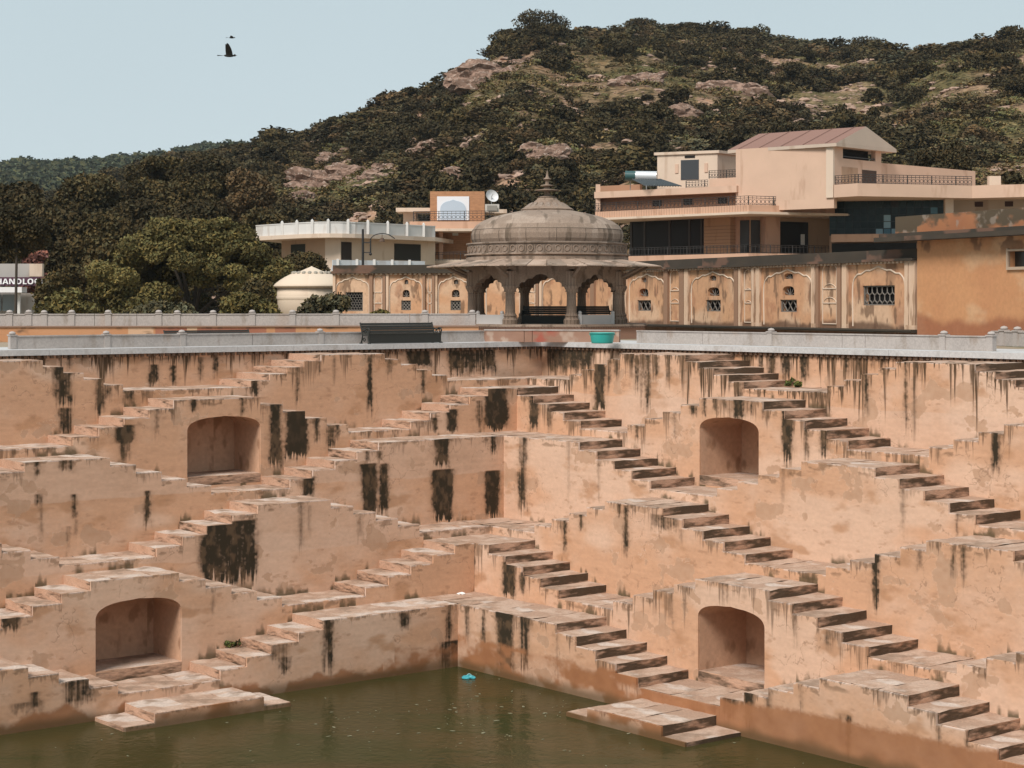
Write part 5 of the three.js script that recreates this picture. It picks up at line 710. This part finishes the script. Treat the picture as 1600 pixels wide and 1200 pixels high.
function crownLobes(rng, w, h, dp, n, br, flat = 0.62) {       // blobs over an uneven dome, centre of its base at the origin
  const L = []; for (let i = 0; i < n; i++) { const a = rng() * 6.283, e = Math.pow(rng(), 0.75), rr = Math.sqrt(1 - e * e * 0.9) * (0.55 + 0.45 * rng()); const s = br * (0.6 + 0.8 * rng()); L.push([Math.cos(a) * rr * (w / 2 - s * 0.7), Math.max(s * 0.35, e * (h - s * flat)), Math.sin(a) * rr * (dp / 2 - s * 0.7), s, s * flat, s]); } return L;
}
function tree(name, label, category, base, w, h, dp, o) {
  const rng = rngOf(o.seed), t = thing(name, label, category, base, o.group), th = o.trunk ?? h * 0.25, tr = o.tr ?? 0.16;
  const lobes = crownLobes(rng, w, h - th * 0.75, dp, o.n || 26, o.br || w * 0.14, o.flat).map(l => [l[0], l[1] + th * 0.75, l[2], l[3], l[4], l[5]]);
  const g = [limb(V(0, -0.3, 0), V(0.1, th, 0), tr * 1.25, tr * 0.8, 8)]; for (let i = 0; i < Math.min(9, lobes.length); i++) { const l = lobes[Math.floor(i * lobes.length / 9)], m = V(l[0] * 0.45, mix(th, l[1], 0.5), l[2] * 0.45); g.push(limb(V(0.1, th * 0.95, 0), m, tr * 0.55, tr * 0.36, 6), limb(m, V(l[0], l[1], l[2]), tr * 0.36, tr * 0.12, 5)); }
  local('trunk', g, barkMat, t); local('crown', leafCloud(rng, lobes, o.leaves || 6000, o.leaf || 0.3, o.tint, o.vary), leafMat, t); return t;
}
const olive = [0.066, 0.053, 0.023], deep = [0.049, 0.040, 0.019], fresh = [0.108, 0.094, 0.035], greyG = [0.088, 0.082, 0.046], blueG = [0.072, 0.088, 0.052], rusty = [0.085, 0.060, 0.030];
const W2 = (px, D) => px / F * D;
{
  const put = (name, label, cat, px, pyTop, pyBase, wpx, D, o) => { const b = xz(px, D), yb = o.y0 ?? TERRACE; b.y = yb; return tree(name, label, cat, b, W2(wpx, D), yAt(pyTop, D) - yb, W2(wpx, D) * (o.dp || 0.7), o); };
  put('tree', 'broad leafy olive green tree in front of the white house', 'tree', 300, 340, 480, 400, 128, { seed: 1, n: 170, br: 0.95, leaves: 95000, leaf: 0.12, tint: fresh, trunk: 0.7, tr: 0.3, flat: 0.6, vary: 0.7 });
  put('tree', 'spreading branch heavy tree reaching over the cream domed kiosk', 'tree', 470, 392, 470, 130, 133, { seed: 2, n: 22, br: 1.0, leaves: 18000, leaf: 0.115, tint: olive, trunk: 1.2, vary: 0.7 });
  put('tree', 'dark tree with a thin straight trunk beside the shop sign', 'tree', 24, 318, 486, 120, 118, { seed: 3, n: 22, br: 0.9, leaves: 14000, leaf: 0.11, tint: deep, trunk: 6.2, tr: 0.085, vary: 0.7 });
  put('shrub', 'round green bush growing right of the shop by the rear parapet', 'shrub', 105, 446, 488, 110, 108, { seed: 4, n: 16, br: 0.7, leaves: 5000, leaf: 0.15, tint: fresh, trunk: 0.3, vary: 0.8 });
  put('shrub', 'leafy bush hiding the right end of the shop signboard', 'shrub', 84, 424, 486, 66, 117, { seed: 11, n: 14, br: 0.65, leaves: 5000, leaf: 0.13, tint: olive, trunk: 0.6, vary: 0.8 });
  put('shrub', 'dense green hedge bush before the cream domed kiosk', 'shrub', 385, 455, 492, 135, 104, { seed: 5, n: 24, br: 0.7, leaves: 7500, leaf: 0.13, tint: fresh, trunk: 0.3, vary: 0.7 });
  put('shrub', 'loose grey green bush in front of the left lattice window', 'shrub', 512, 458, 492, 125, 106, { seed: 6, n: 14, br: 0.6, leaves: 3600, leaf: 0.14, tint: greyG, trunk: 0.3, vary: 0.7 });
  put('shrub', 'low yellow green bush at the foot of the left arcade wall', 'shrub', 592, 482, 494, 50, 112, { seed: 7, n: 8, br: 0.4, leaves: 1200, leaf: 0.12, tint: [0.12, 0.105, 0.035], trunk: 0.2 });
  put('shrub', 'pale grey green low hedge behind the rear parapet', 'shrub', 250, 470, 490, 190, 102, { seed: 8, n: 30, br: 0.5, leaves: 7000, leaf: 0.12, tint: greyG, trunk: 0.2, vary: 0.8 });
  put('shrub', 'dark leafy branch bush above the kiosk at left', 'shrub', 402, 434, 486, 62, 112, { seed: 9, n: 12, br: 0.7, leaves: 3000, leaf: 0.16, tint: olive, trunk: 0.5 });
  put('shrub', 'bush with pink flowers between the dark trees and the shop', 'shrub', 58, 392, 470, 60, 138, { seed: 10, n: 10, br: 0.6, leaves: 1500, leaf: 0.2, tint: [0.15, 0.07, 0.055], trunk: 1.5 });
  const back = [[20, 282, 210, 168, deep], [140, 268, 190, 186, olive], [250, 244, 190, 206, olive], [330, 238, 170, 218, deep], [388, 262, 130, 200, rusty], [-60, 292, 160, 175, olive], [205, 305, 180, 172, deep], [318, 312, 170, 176, deep], [85, 325, 180, 160, deep], [412, 322, 110, 182, olive], [300, 268, 150, 195, olive], [160, 330, 160, 158, olive]];
  const where = ['far left in the grove, tall and dark', 'second crown from the left on the grove skyline', 'tall olive crown at the middle of the grove skyline', 'highest crown of the grove, meeting the hill', 'rust tinted crown where the grove meets the red rocks', 'tree cut by the left edge of the picture', 'dark lower crown in the middle of the grove', 'dark lower crown right of the middle of the grove', 'dark low crown above the shop', 'small olive crown at the right end of the grove', 'olive crown between the two tallest of the grove', 'low olive crown just above the broad leafy tree'];
  back.forEach(([px, top, w, D, tint], i) => put('grove_tree', where[i], 'tree', px, top, 440, w, D, { seed: 30 + i, n: 75, br: 1.25, leaves: 26000, leaf: 0.2, tint, trunk: 3, tr: 0.3, flat: 0.7, vary: 0.7, group: 'trees of the dark grove at left' }));
  put('tree', 'dense round tree behind the villa terrace', 'tree', 1470, 222, 300, 190, 170, { seed: 60, n: 70, br: 1.1, leaves: 22000, leaf: 0.19, tint: deep, trunk: 3, tr: 0.3, flat: 0.7 });
  put('tree', 'small bush like tree behind the villa terrace corner at far right', 'tree', 1575, 268, 300, 90, 160, { seed: 61, n: 14, br: 1.0, leaves: 3000, leaf: 0.3, tint: olive, trunk: 3 });
}
// ------------------------------------------------------------------ hills
const SKY1 = [[-150, 330], [100, 300], [200, 268], [270, 246], [330, 238], [430, 216], [480, 208], [520, 198], [590, 172], [640, 152], [700, 128], [750, 100], [790, 66], [830, 46], [900, 48], [950, 44], [1000, 40], [1040, 45], [1090, 42], [1170, 52], [1250, 68], [1300, 74], [1360, 78], [1420, 84], [1470, 76], [1520, 70], [1560, 64], [1600, 58], [1750, 60]];
const interp = (T, x) => { if (x <= T[0][0]) return T[0][1]; for (let i = 1; i < T.length; i++) if (x < T[i][0]) return mix(T[i - 1][1], T[i][1], (x - T[i - 1][0]) / (T[i][0] - T[i - 1][0])); return T[T.length - 1][1]; };
const ridgeD = px => 430 + 60 * Math.sin(px * 0.006 + 1) + 30 * vn(px * 0.02, 1, 900), footD = px => 178 + 14 * vn(px * 0.01, 4, 901);
function hillAt(px, t) {                                        // t: 0 at the foot, 1 on the ridge, on to 1.5 behind it
  const D = mix(footD(px), ridgeD(px), t), top = interp(SKY1, px), pyFoot = YH + 1.73 / footD(px) * F;
  const hTop = (YH - top) / F * ridgeD(px) - 1.0, prof = t <= 1 ? Math.pow(t, 0.86) : 1 - (t - 1) * 0.9;
  const x = (px - 800) / F * D, bump = (fbm(x * 0.03, D * 0.03, 905, 4) - 0.5) * 9 * Math.sin(Math.PI * clamp(t)) + (fbm(x * 0.14, D * 0.14, 906, 3) - 0.5) * 2.2 * clamp(t * 4) * clamp((1.02 - t) * 8, 0.25, 1);
  return V(x, mix(TERRACE - 0.4, CY + hTop, prof) + bump, -D);
}
{
  const NX = 300, NT = 110, pos = [], col = [], idx = [], green = [0.075, 0.064, 0.028], soil = [0.165, 0.108, 0.068], grass = [0.108, 0.088, 0.042], rock = [0.26, 0.165, 0.115];
  for (let j = 0; j <= NT; j++) for (let i = 0; i <= NX; i++) {
    const px = -150 + 1950 * i / NX, t = 1.5 * j / NT, p = hillAt(px, t); pos.push(p.x, p.y, p.z);
    const a = fbm(p.x * 0.05, p.z * 0.05, 910, 4), b = fbm(p.x * 0.09 + 9, p.z * 0.09, 911, 4), r = fbm(p.x * 0.06, p.z * 0.1, 912, 4); let c = mix3(green, soil, sst(0.4, 0.62, a)); c = mix3(c, grass, sst(0.5, 0.68, b) * (px > 1150 ? 1 : 0.6)); c = mix3(c, rock, sst(0.60, 0.70, r) * (px < 1250 ? 1 : 0.4)); const k = 0.8 + 0.4 * h2(i, j, 913); col.push(c[0] * k, c[1] * k, c[2] * k);
  }
  for (let j = 0; j < NT; j++) for (let i = 0; i < NX; i++) { const a = j * (NX + 1) + i, b = a + 1, c = a + NX + 1, d = c + 1; idx.push(a, b, c, b, d, c); }
  const g = new THREE.BufferGeometry(); g.setAttribute('position', new THREE.Float32BufferAttribute(pos, 3)); g.setAttribute('color', new THREE.Float32BufferAttribute(col, 3)); g.setIndex(idx); g.computeVertexNormals();
  const ht = texture(1024, 1024, (u, v) => { const x = u * 40, y = v * 40; let k = 0.55 + 0.9 * fbm(x * 0.9, y * 0.9, 914, 5), c = [k, k, k]; c = mix3(c, [2.0 / 2.2, 1.75 / 2.2, 1.5 / 2.2].map(q => q * 1.0), sst(0.62, 0.70, fbm(x * 1.7, y * 1.1, 915, 4)) * 0.8); c = mix3(c, [0.30, 0.33, 0.26], sst(0.55, 0.66, fbm(x * 1.2, y * 2.1, 916, 4)) * 0.85); return c; }); ht.repeat.set(1 / 40, 1 / 40);
  const hu = new Float32Array(pos.length / 3 * 2); for (let i = 0; i < pos.length / 3; i++) { hu[2 * i] = pos[3 * i] * 0.9 + pos[3 * i + 2] * 0.2; hu[2 * i + 1] = pos[3 * i + 1] * 1.4 - pos[3 * i + 2] * 0.5; } g.setAttribute('uv', new THREE.BufferAttribute(hu, 2));
  single('hill', g, new THREE.MeshPhysicalMaterial({ vertexColors: true, color: lin(1.45, 1.4, 1.35), map: ht, bumpMap: ht, bumpScale: 0.5, roughness: 1, specularIntensity: 0.2 }), 'steep rocky hill covered with scrub behind the villa', 'hill', null, 'structure');
  // far hills at the left
  const SK2 = [[-120, 266], [0, 262], [60, 257], [120, 259], [200, 252], [290, 240], [350, 230], [430, 226], [480, 224], [620, 236]], p2 = [], c2 = [], i2 = [], N2 = 120, M2 = 24;
  for (let j = 0; j <= M2; j++) for (let i = 0; i <= N2; i++) { const px = -130 + 780 * i / N2, t = 1.3 * j / M2, D = mix(640, 1250, t), top = CY + (YH - interp(SK2, px) - 3) / F * 1250; const x = (px - 800) / F * D; p2.push(x, mix(TERRACE - 1, top, t <= 1 ? Math.pow(t, 0.8) : 2 - t) + (fbm(x * 0.02, D * 0.02, 920, 3) - 0.5) * 12 * Math.sin(Math.PI * clamp(t)), -D); const k = 0.7 + 0.6 * fbm(x * 0.03, D * 0.03, 921, 4); c2.push(0.070 * k, 0.080 * k, 0.042 * k); }
  for (let j = 0; j < M2; j++) for (let i = 0; i < N2; i++) { const a = j * (N2 + 1) + i, b = a + 1, c = a + N2 + 1, d = c + 1; i2.push(a, b, c, b, d, c); }
  const f = new THREE.BufferGeometry(); f.setAttribute('position', new THREE.Float32BufferAttribute(p2, 3)); f.setAttribute('color', new THREE.Float32BufferAttribute(c2, 3)); f.setIndex(i2); f.computeVertexNormals();
  single('far_hill', f, new THREE.MeshStandardMaterial({ vertexColors: true, roughness: 1 }), 'distant blue green wooded hills at the left horizon', 'hill', null, 'structure');
  const rng = rngOf(922), proto = leafCloud(rng, crownLobes(rng, 2, 1.3, 2, 6, 0.6, 0.7), 150, 0.3, [1, 1, 1], 0.7), im = new THREE.InstancedMesh(proto, leafMat, 1500), M = new THREE.Matrix4(), Q = new THREE.Quaternion();
  for (let i = 0; i < 1500; i++) { const px = -110 + rng() * 720, t = Math.sqrt(rng()), D = mix(640, 1250, t), x = (px - 800) / F * D, top = CY + (YH - interp(SK2, px) - 3) / F * 1250, y = mix(TERRACE - 1, top, Math.pow(t, 0.8)) + (fbm(x * 0.02, D * 0.02, 920, 3) - 0.5) * 12 * Math.sin(Math.PI * t) - 1, s = 4 + rng() * 5; Q.setFromAxisAngle(V(0, 1, 0), rng() * 6.28); im.setMatrixAt(i, M.compose(V(x, y, -D), Q, V(s, s * 0.8, s))); const k = 0.75 + 0.5 * rng(); im.setColorAt(i, lin(0.062 * k, 0.072 * k, 0.036 * k)); }
  im.name = 'far_wood'; scene.add(im); tag(im, 'wood covering the distant hills at the left', 'wood', null, 'stuff');
}
{
  const outs = [[500, 296, 74, 40], [550, 285, 54, 44], [470, 312, 30, 14], [592, 272, 32, 28], [525, 250, 54, 22], [680, 236, 60, 20], [712, 236, 30, 10], [775, 120, 100, 34], [815, 102, 28, 14], [745, 135, 50, 10], [1140, 145, 84, 28], [1062, 186, 48, 28], [1000, 128, 56, 20], [965, 196, 26, 8], [850, 250, 56, 36], [840, 200, 30, 12], [715, 285, 40, 26], [1175, 240, 50, 12], [1480, 182, 44, 8], [1420, 178, 24, 6], [940, 258, 30, 16], [1225, 180, 16, 16]];
  const onRock = p => { const qx = 800 + F * p.x / -p.z, qy = YH - (p.y - CY) / -p.z * F; return outs.some(([x, y, w, h]) => ((qx - x) / (w * 0.62)) ** 2 + ((qy - y + 2) / (h * 0.75 + 3)) ** 2 < 1); };
  // scrub on the near hill: a few bush shapes, many copies; the larger bushes and skyline trees are things of their own
  const rng = rngOf(930), protos = []; for (let i = 0; i < 6; i++) { const r = rngOf(940 + i); protos.push(leafCloud(r, crownLobes(r, 2, 1.1 + 0.4 * r(), 2, 7 + Math.floor(r() * 5), 0.5, 0.75), 640, 0.115, [1, 1, 1], 0.75)); }
  const M = new THREE.Matrix4(), Q = new THREE.Quaternion(), N = 6600, im = protos.map(p => new THREE.InstancedMesh(p, leafMat, N / 6)), cnt = protos.map(() => 0);
  const tone = () => { const q = rng(), k = 0.7 + 0.6 * rng(); const c = q < 0.5 ? deep : q < 0.75 ? olive : q < 0.90 ? rusty : greyG; return lin(c[0] * k, c[1] * k, c[2] * k); };
  let i = 0, guard = 0; while (i < N && guard++ < 120000) { const px = -120 + rng() * 1880, t = Math.pow(rng(), 0.8) * 1.04, p = hillAt(px, t); if (onRock(p) && rng() < 0.72) continue; const den = fbm(p.x * 0.045, p.z * 0.045, 931, 4) + (t > 0.93 ? 0.25 : 0) + (px < 470 ? 0.2 : 0) - (px > 1280 ? 0.03 : 0); if (den < 0.415 + rng() * 0.13 + (px > 560 ? 0.02 : 0)) continue; const k = i % 6, s = 0.7 + rng() * rng() * 2.4 + (t > 0.9 ? 0.6 : 0); Q.setFromAxisAngle(V(0, 1, 0), rng() * 6.28); im[k].setMatrixAt(cnt[k], M.compose(V(p.x, p.y - 0.25 * s, p.z), Q, V(s * (1.3 + 1.1 * rng()), s * (0.6 + 0.5 * rng()), s))); im[k].setColorAt(cnt[k]++, tone()); i++; }
  im.forEach((m, k) => { m.count = cnt[k]; m.name = numbered('hill_scrub'); scene.add(m); tag(m, 'low scrub growing all over the rocky hill', 'scrub', 'scrub cover of the hill', 'stuff'); });
  const big = []; const add = (px, t, w, h, tint, name, label, group) => big.push([px, t, w, h, tint, name, label, group]);
  const r2 = rngOf(950); let tries = 0; while (big.length < 110 && tries++ < 5000) { const px = 380 + r2() * 1240, t = 0.12 + 0.85 * r2(), p = hillAt(px, t); if (onRock(V(p.x, p.y + 1, p.z)) || fbm(p.x * 0.03, p.z * 0.03, 951, 3) + (px > 1150 ? 0.05 : 0) < 0.47) continue; const wB = 5 + 8 * r2(), dk = r2() < 0.7, zone = (px < 640 ? 'left slope' : px < 880 ? 'slope behind the dome' : px < 1120 ? 'middle slope' : px < 1360 ? 'slope above the villa' : 'right slope') + (t > 0.62 ? ' near the ridge' : t > 0.35 ? ' halfway up' : ' near the foot'); add(px, t, wB, 2.4 + 2.6 * r2(), dk ? deep : olive, 'hill_bush', (wB > 9 ? 'wide ' : 'rounded ') + (dk ? 'dark' : 'olive green') + ' bush on the ' + zone + ' of the hill', 'large bushes on the hillside'); }
  add(845, 1.0, 15, 6.4, deep, 'hill_tree', 'wide dark tree crowning the highest point of the hill', 'trees on the hill skyline'); add(790, 0.97, 9, 4.6, deep, 'hill_tree', 'ragged tree just left below the hilltop tree', 'trees on the hill skyline'); add(1352, 1.0, 17, 4.6, olive, 'hill_tree', 'flat topped spreading tree on the ridge at right', 'trees on the hill skyline'); add(1280, 1.0, 9, 3.2, olive, 'hill_tree', 'thin feathery tree left of the flat topped tree', 'trees on the hill skyline'); add(1590, 1.0, 12, 4.0, deep, 'hill_tree', 'tree on the ridge at the right edge', 'trees on the hill skyline'); add(1000, 1.0, 14, 3.2, deep, 'hill_tree', 'rounded dark thicket on the ridge right of the hilltop', 'trees on the hill skyline');
  add(605, 1.0, 7, 4.0, deep, 'hill_tree', 'small lacy tree halfway down the left ridge', 'trees on the hill skyline'); add(715, 1.0, 6, 3.2, deep, 'hill_tree', 'small dark tree on the ridge between the lacy tree and hilltop', 'trees on the hill skyline'); add(512, 1.0, 9, 3.6, olive, 'hill_tree', 'leaning tree at the lower left end of the ridge', 'trees on the hill skyline'); add(1080, 1.0, 8, 3, deep, 'hill_tree', 'bushy tree on the ridge over the rocky slope', 'trees on the hill skyline'); add(1170, 1.0, 9, 3, olive, 'hill_tree', 'low tree on the ridge left of the feathery tree', 'trees on the hill skyline');
  big.forEach(([px, t, w, h, tint, name, label, group], n) => { const p = hillAt(px, t); p.y -= 0.4; const rr = rngOf(1000 + n), th = h * 0.2; const tt = thing(name, label, name === 'hill_tree' ? 'tree' : 'bush', p, group), lobes = crownLobes(rr, w, h, w * 0.8, name === 'hill_tree' ? 30 : 14, w * 0.11 + 0.2, 0.6); local('crown', leafCloud(rr, lobes, name === 'hill_tree' ? 3000 : 2200, name === 'hill_tree' ? 0.27 : 0.28, tint, 0.7), leafMat, tt); if (name === 'hill_tree') local('trunk', [limb(V(0, -1, 0), V(0.2, h * 0.45, 0), 0.22, 0.14, 6), limb(V(0.2, h * 0.4, 0), V(w * 0.25, h * 0.7, 0), 0.12, 0.06, 5), limb(V(0.2, h * 0.4, 0), V(-w * 0.25, h * 0.7, 0.3), 0.12, 0.06, 5)], barkMat, tt); });
  // loose stones and dry grass between the bushes
  { const rg = rngOf(970), st = new THREE.IcosahedronGeometry(1, 1), p = st.attributes.position; for (let k = 0; k < p.count; k++) { const q = 0.6 + 0.7 * h2(Math.round(p.getX(k) * 9), Math.round(p.getY(k) * 9) + 31 * Math.round(p.getZ(k) * 9), 971); p.setXYZ(k, p.getX(k) * q, p.getY(k) * q * 0.6, p.getZ(k) * q); } st.computeVertexNormals();
    const blades = leafCloud(rg, [[0, 0.3, 0, 0.9, 0.35, 0.9]], 60, 0.16, [1, 1, 1], 0.8, 1.5), NS = 3600, NG = 4200, ms = new THREE.InstancedMesh(st, new THREE.MeshStandardMaterial({ roughness: 1 }), NS), mg = new THREE.InstancedMesh(blades, leafMat, NG); let a = 0, b = 0, gd = 0;
    while ((a < NS || b < NG) && gd++ < 90000) { const px = 330 + rg() * 1400, t = 0.03 + rg() * 0.95, p = hillAt(px, t), rk = fbm(p.x * 0.06, p.z * 0.1, 912, 4); Q.setFromAxisAngle(V(0, 1, 0), rg() * 6.28);
      if (a < NS && rk > 0.47 + rg() * 0.12 && px < 1300 + rg() * 400) { const s = 0.15 + rg() * rg() * 1.1; ms.setMatrixAt(a, M.compose(p, Q, V(s * 1.6, s, s))); const k = 0.7 + 0.6 * rg(); ms.setColorAt(a++, lin(0.30 * k, 0.20 * k, 0.148 * k)); }
      else if (b < NG) { const s = 0.6 + rg() * 1.3; mg.setMatrixAt(b, M.compose(p, Q, V(s * 1.4, s * 0.8, s))); const k = 0.7 + 0.6 * rg(); mg.setColorAt(b++, rg() < 0.6 ? lin(0.125 * k, 0.098 * k, 0.045 * k) : lin(0.095 * k, 0.088 * k, 0.034 * k)); } }
    ms.count = a; mg.count = b; ms.name = 'loose_stones'; mg.name = 'dry_grass'; scene.add(ms, mg); tag(ms, 'loose stones scattered on the rocky hillside', 'stones', null, 'stuff'); tag(mg, 'dry grass tufts growing between the bushes of the hill', 'grass', null, 'stuff'); }
  // bare rock outcrops
  const rm = (() => { const t = texture(256, 256, (u, v) => { const f = fbm(u * 8, v * 8, 961, 4); let c = mix3([0.275, 0.175, 0.128], [0.15, 0.09, 0.062], sst(0.35, 0.65, f)); c = mix3(c, [0.36, 0.28, 0.225], sst(0.6, 0.75, fbm(u * 10 + 3, v * 14, 962, 4))); return c; }); t.repeat.set(0.2, 0.2); return new THREE.MeshStandardMaterial({ map: t, bumpMap: t, bumpScale: 0.35, roughness: 1 }); })();
  const names = ['wide red brown rock face low on the left slope', 'red rock block right of the wide rock face', 'small rocks at the lower left end of the slope', 'pale rocks above the orange brick house roof', 'slanting rock rib on the left slope', 'pale rock ledge halfway up the left slope', 'small pale rocks beside the rock ledge', 'large pink rock slab below the hilltop tree', 'rounded pink boulder under the hilltop tree', 'thin rock ledges left below the hilltop', 'pale rock slope at the middle of the hill', 'pale boulders below the pale rock slope', 'pink rock patch on the upper middle slope', 'low pale rocks left of the pale boulders', 'brown rocks behind the dome finial', 'small brown rocks on the middle left slope', 'reddish rocks behind the orange brick house', 'scattered pale rocks left of the villa roof', 'white rubble on the right slope', 'small rubble left of the white rubble', 'reddish rock behind the solar heater', 'grey rock beside the villa roof ridge'];
  outs.forEach(([px, py, w, h], n) => { let bt = 0.5, be = 1e9; for (let t = 0.03; t < 1; t += 0.01) { const p = hillAt(px, t), yy = YH - (p.y - CY) / -p.z * F; if (Math.abs(yy - py) < be) { be = Math.abs(yy - py); bt = t; } } const c = hillAt(px, bt), D = -c.z, rr = rngOf(1200 + n), g = [], W = w / F * D, H = h / F * D, tt = thing('rock_outcrop', names[n], 'rocks', c), cnt = 12 + Math.floor(w / 2.2);
    for (let i = 0; i < cnt; i++) { const s = Math.min(W, H * 2.2) * (0.10 + 0.24 * rr() * rr()), b = new THREE.IcosahedronGeometry(s, 2), p = b.attributes.position, sd = 1300 + n * 20 + i; for (let k = 0; k < p.count; k++) { const x = p.getX(k), y = p.getY(k), z = p.getZ(k), q = 0.45 + 0.7 * vn(x / s * 1.6 + y / s, z / s * 1.6 - y / s, sd) + 0.75 * (vn(x / s * 4 + y / s * 3, z / s * 4 - y / s * 2, sd + 5) > 0.5 ? 0.62 : 0.25); p.setXYZ(k, x * q * 1.5, y * q * 0.75 + (h2(Math.round(y * 4), 1, sd) - 0.5) * 0.1 * s, z * q); } b.rotateZ((rr() - 0.3) * 0.6); const dx = (rr() - 0.5) * W * 0.95, dy = (rr() - 0.5) * H * 0.95; const uv0 = metricUV(b); local('boulder', uv0, rm, tt, V(dx, dy, -dy * 0.8 + 0.3)); } });
}
// small weeds in the joints of the steps
{
  const weed = (label, w, a, b, y, s, seed) => { const q = wp(w, a, b, y), rng = rngOf(seed), t = thing('weed', label, 'weed', q, 'weeds on the steps'); local('leaves', leafCloud(rng, crownLobes(rng, s * 2.4, s, s * 1.6, 5, s * 0.4), 160, s * 0.2, [0.07, 0.085, 0.025], 0.6), leafMat, t); };
  weed('green weed tuft against the wall above the lower left steps', 'L', 21.9, 5.05 * TL, 1.36, 0.3, 71); weed('small weed tuft beside the lower left niche sill', 'L', 23.2, 5.06 * TL, 0.75, 0.22, 72); weed('weed tuft at the foot of the top right steps', 'R', 15.6, 0.2, 9.75, 0.35, 73);
}
renderer.render(scene, camera);
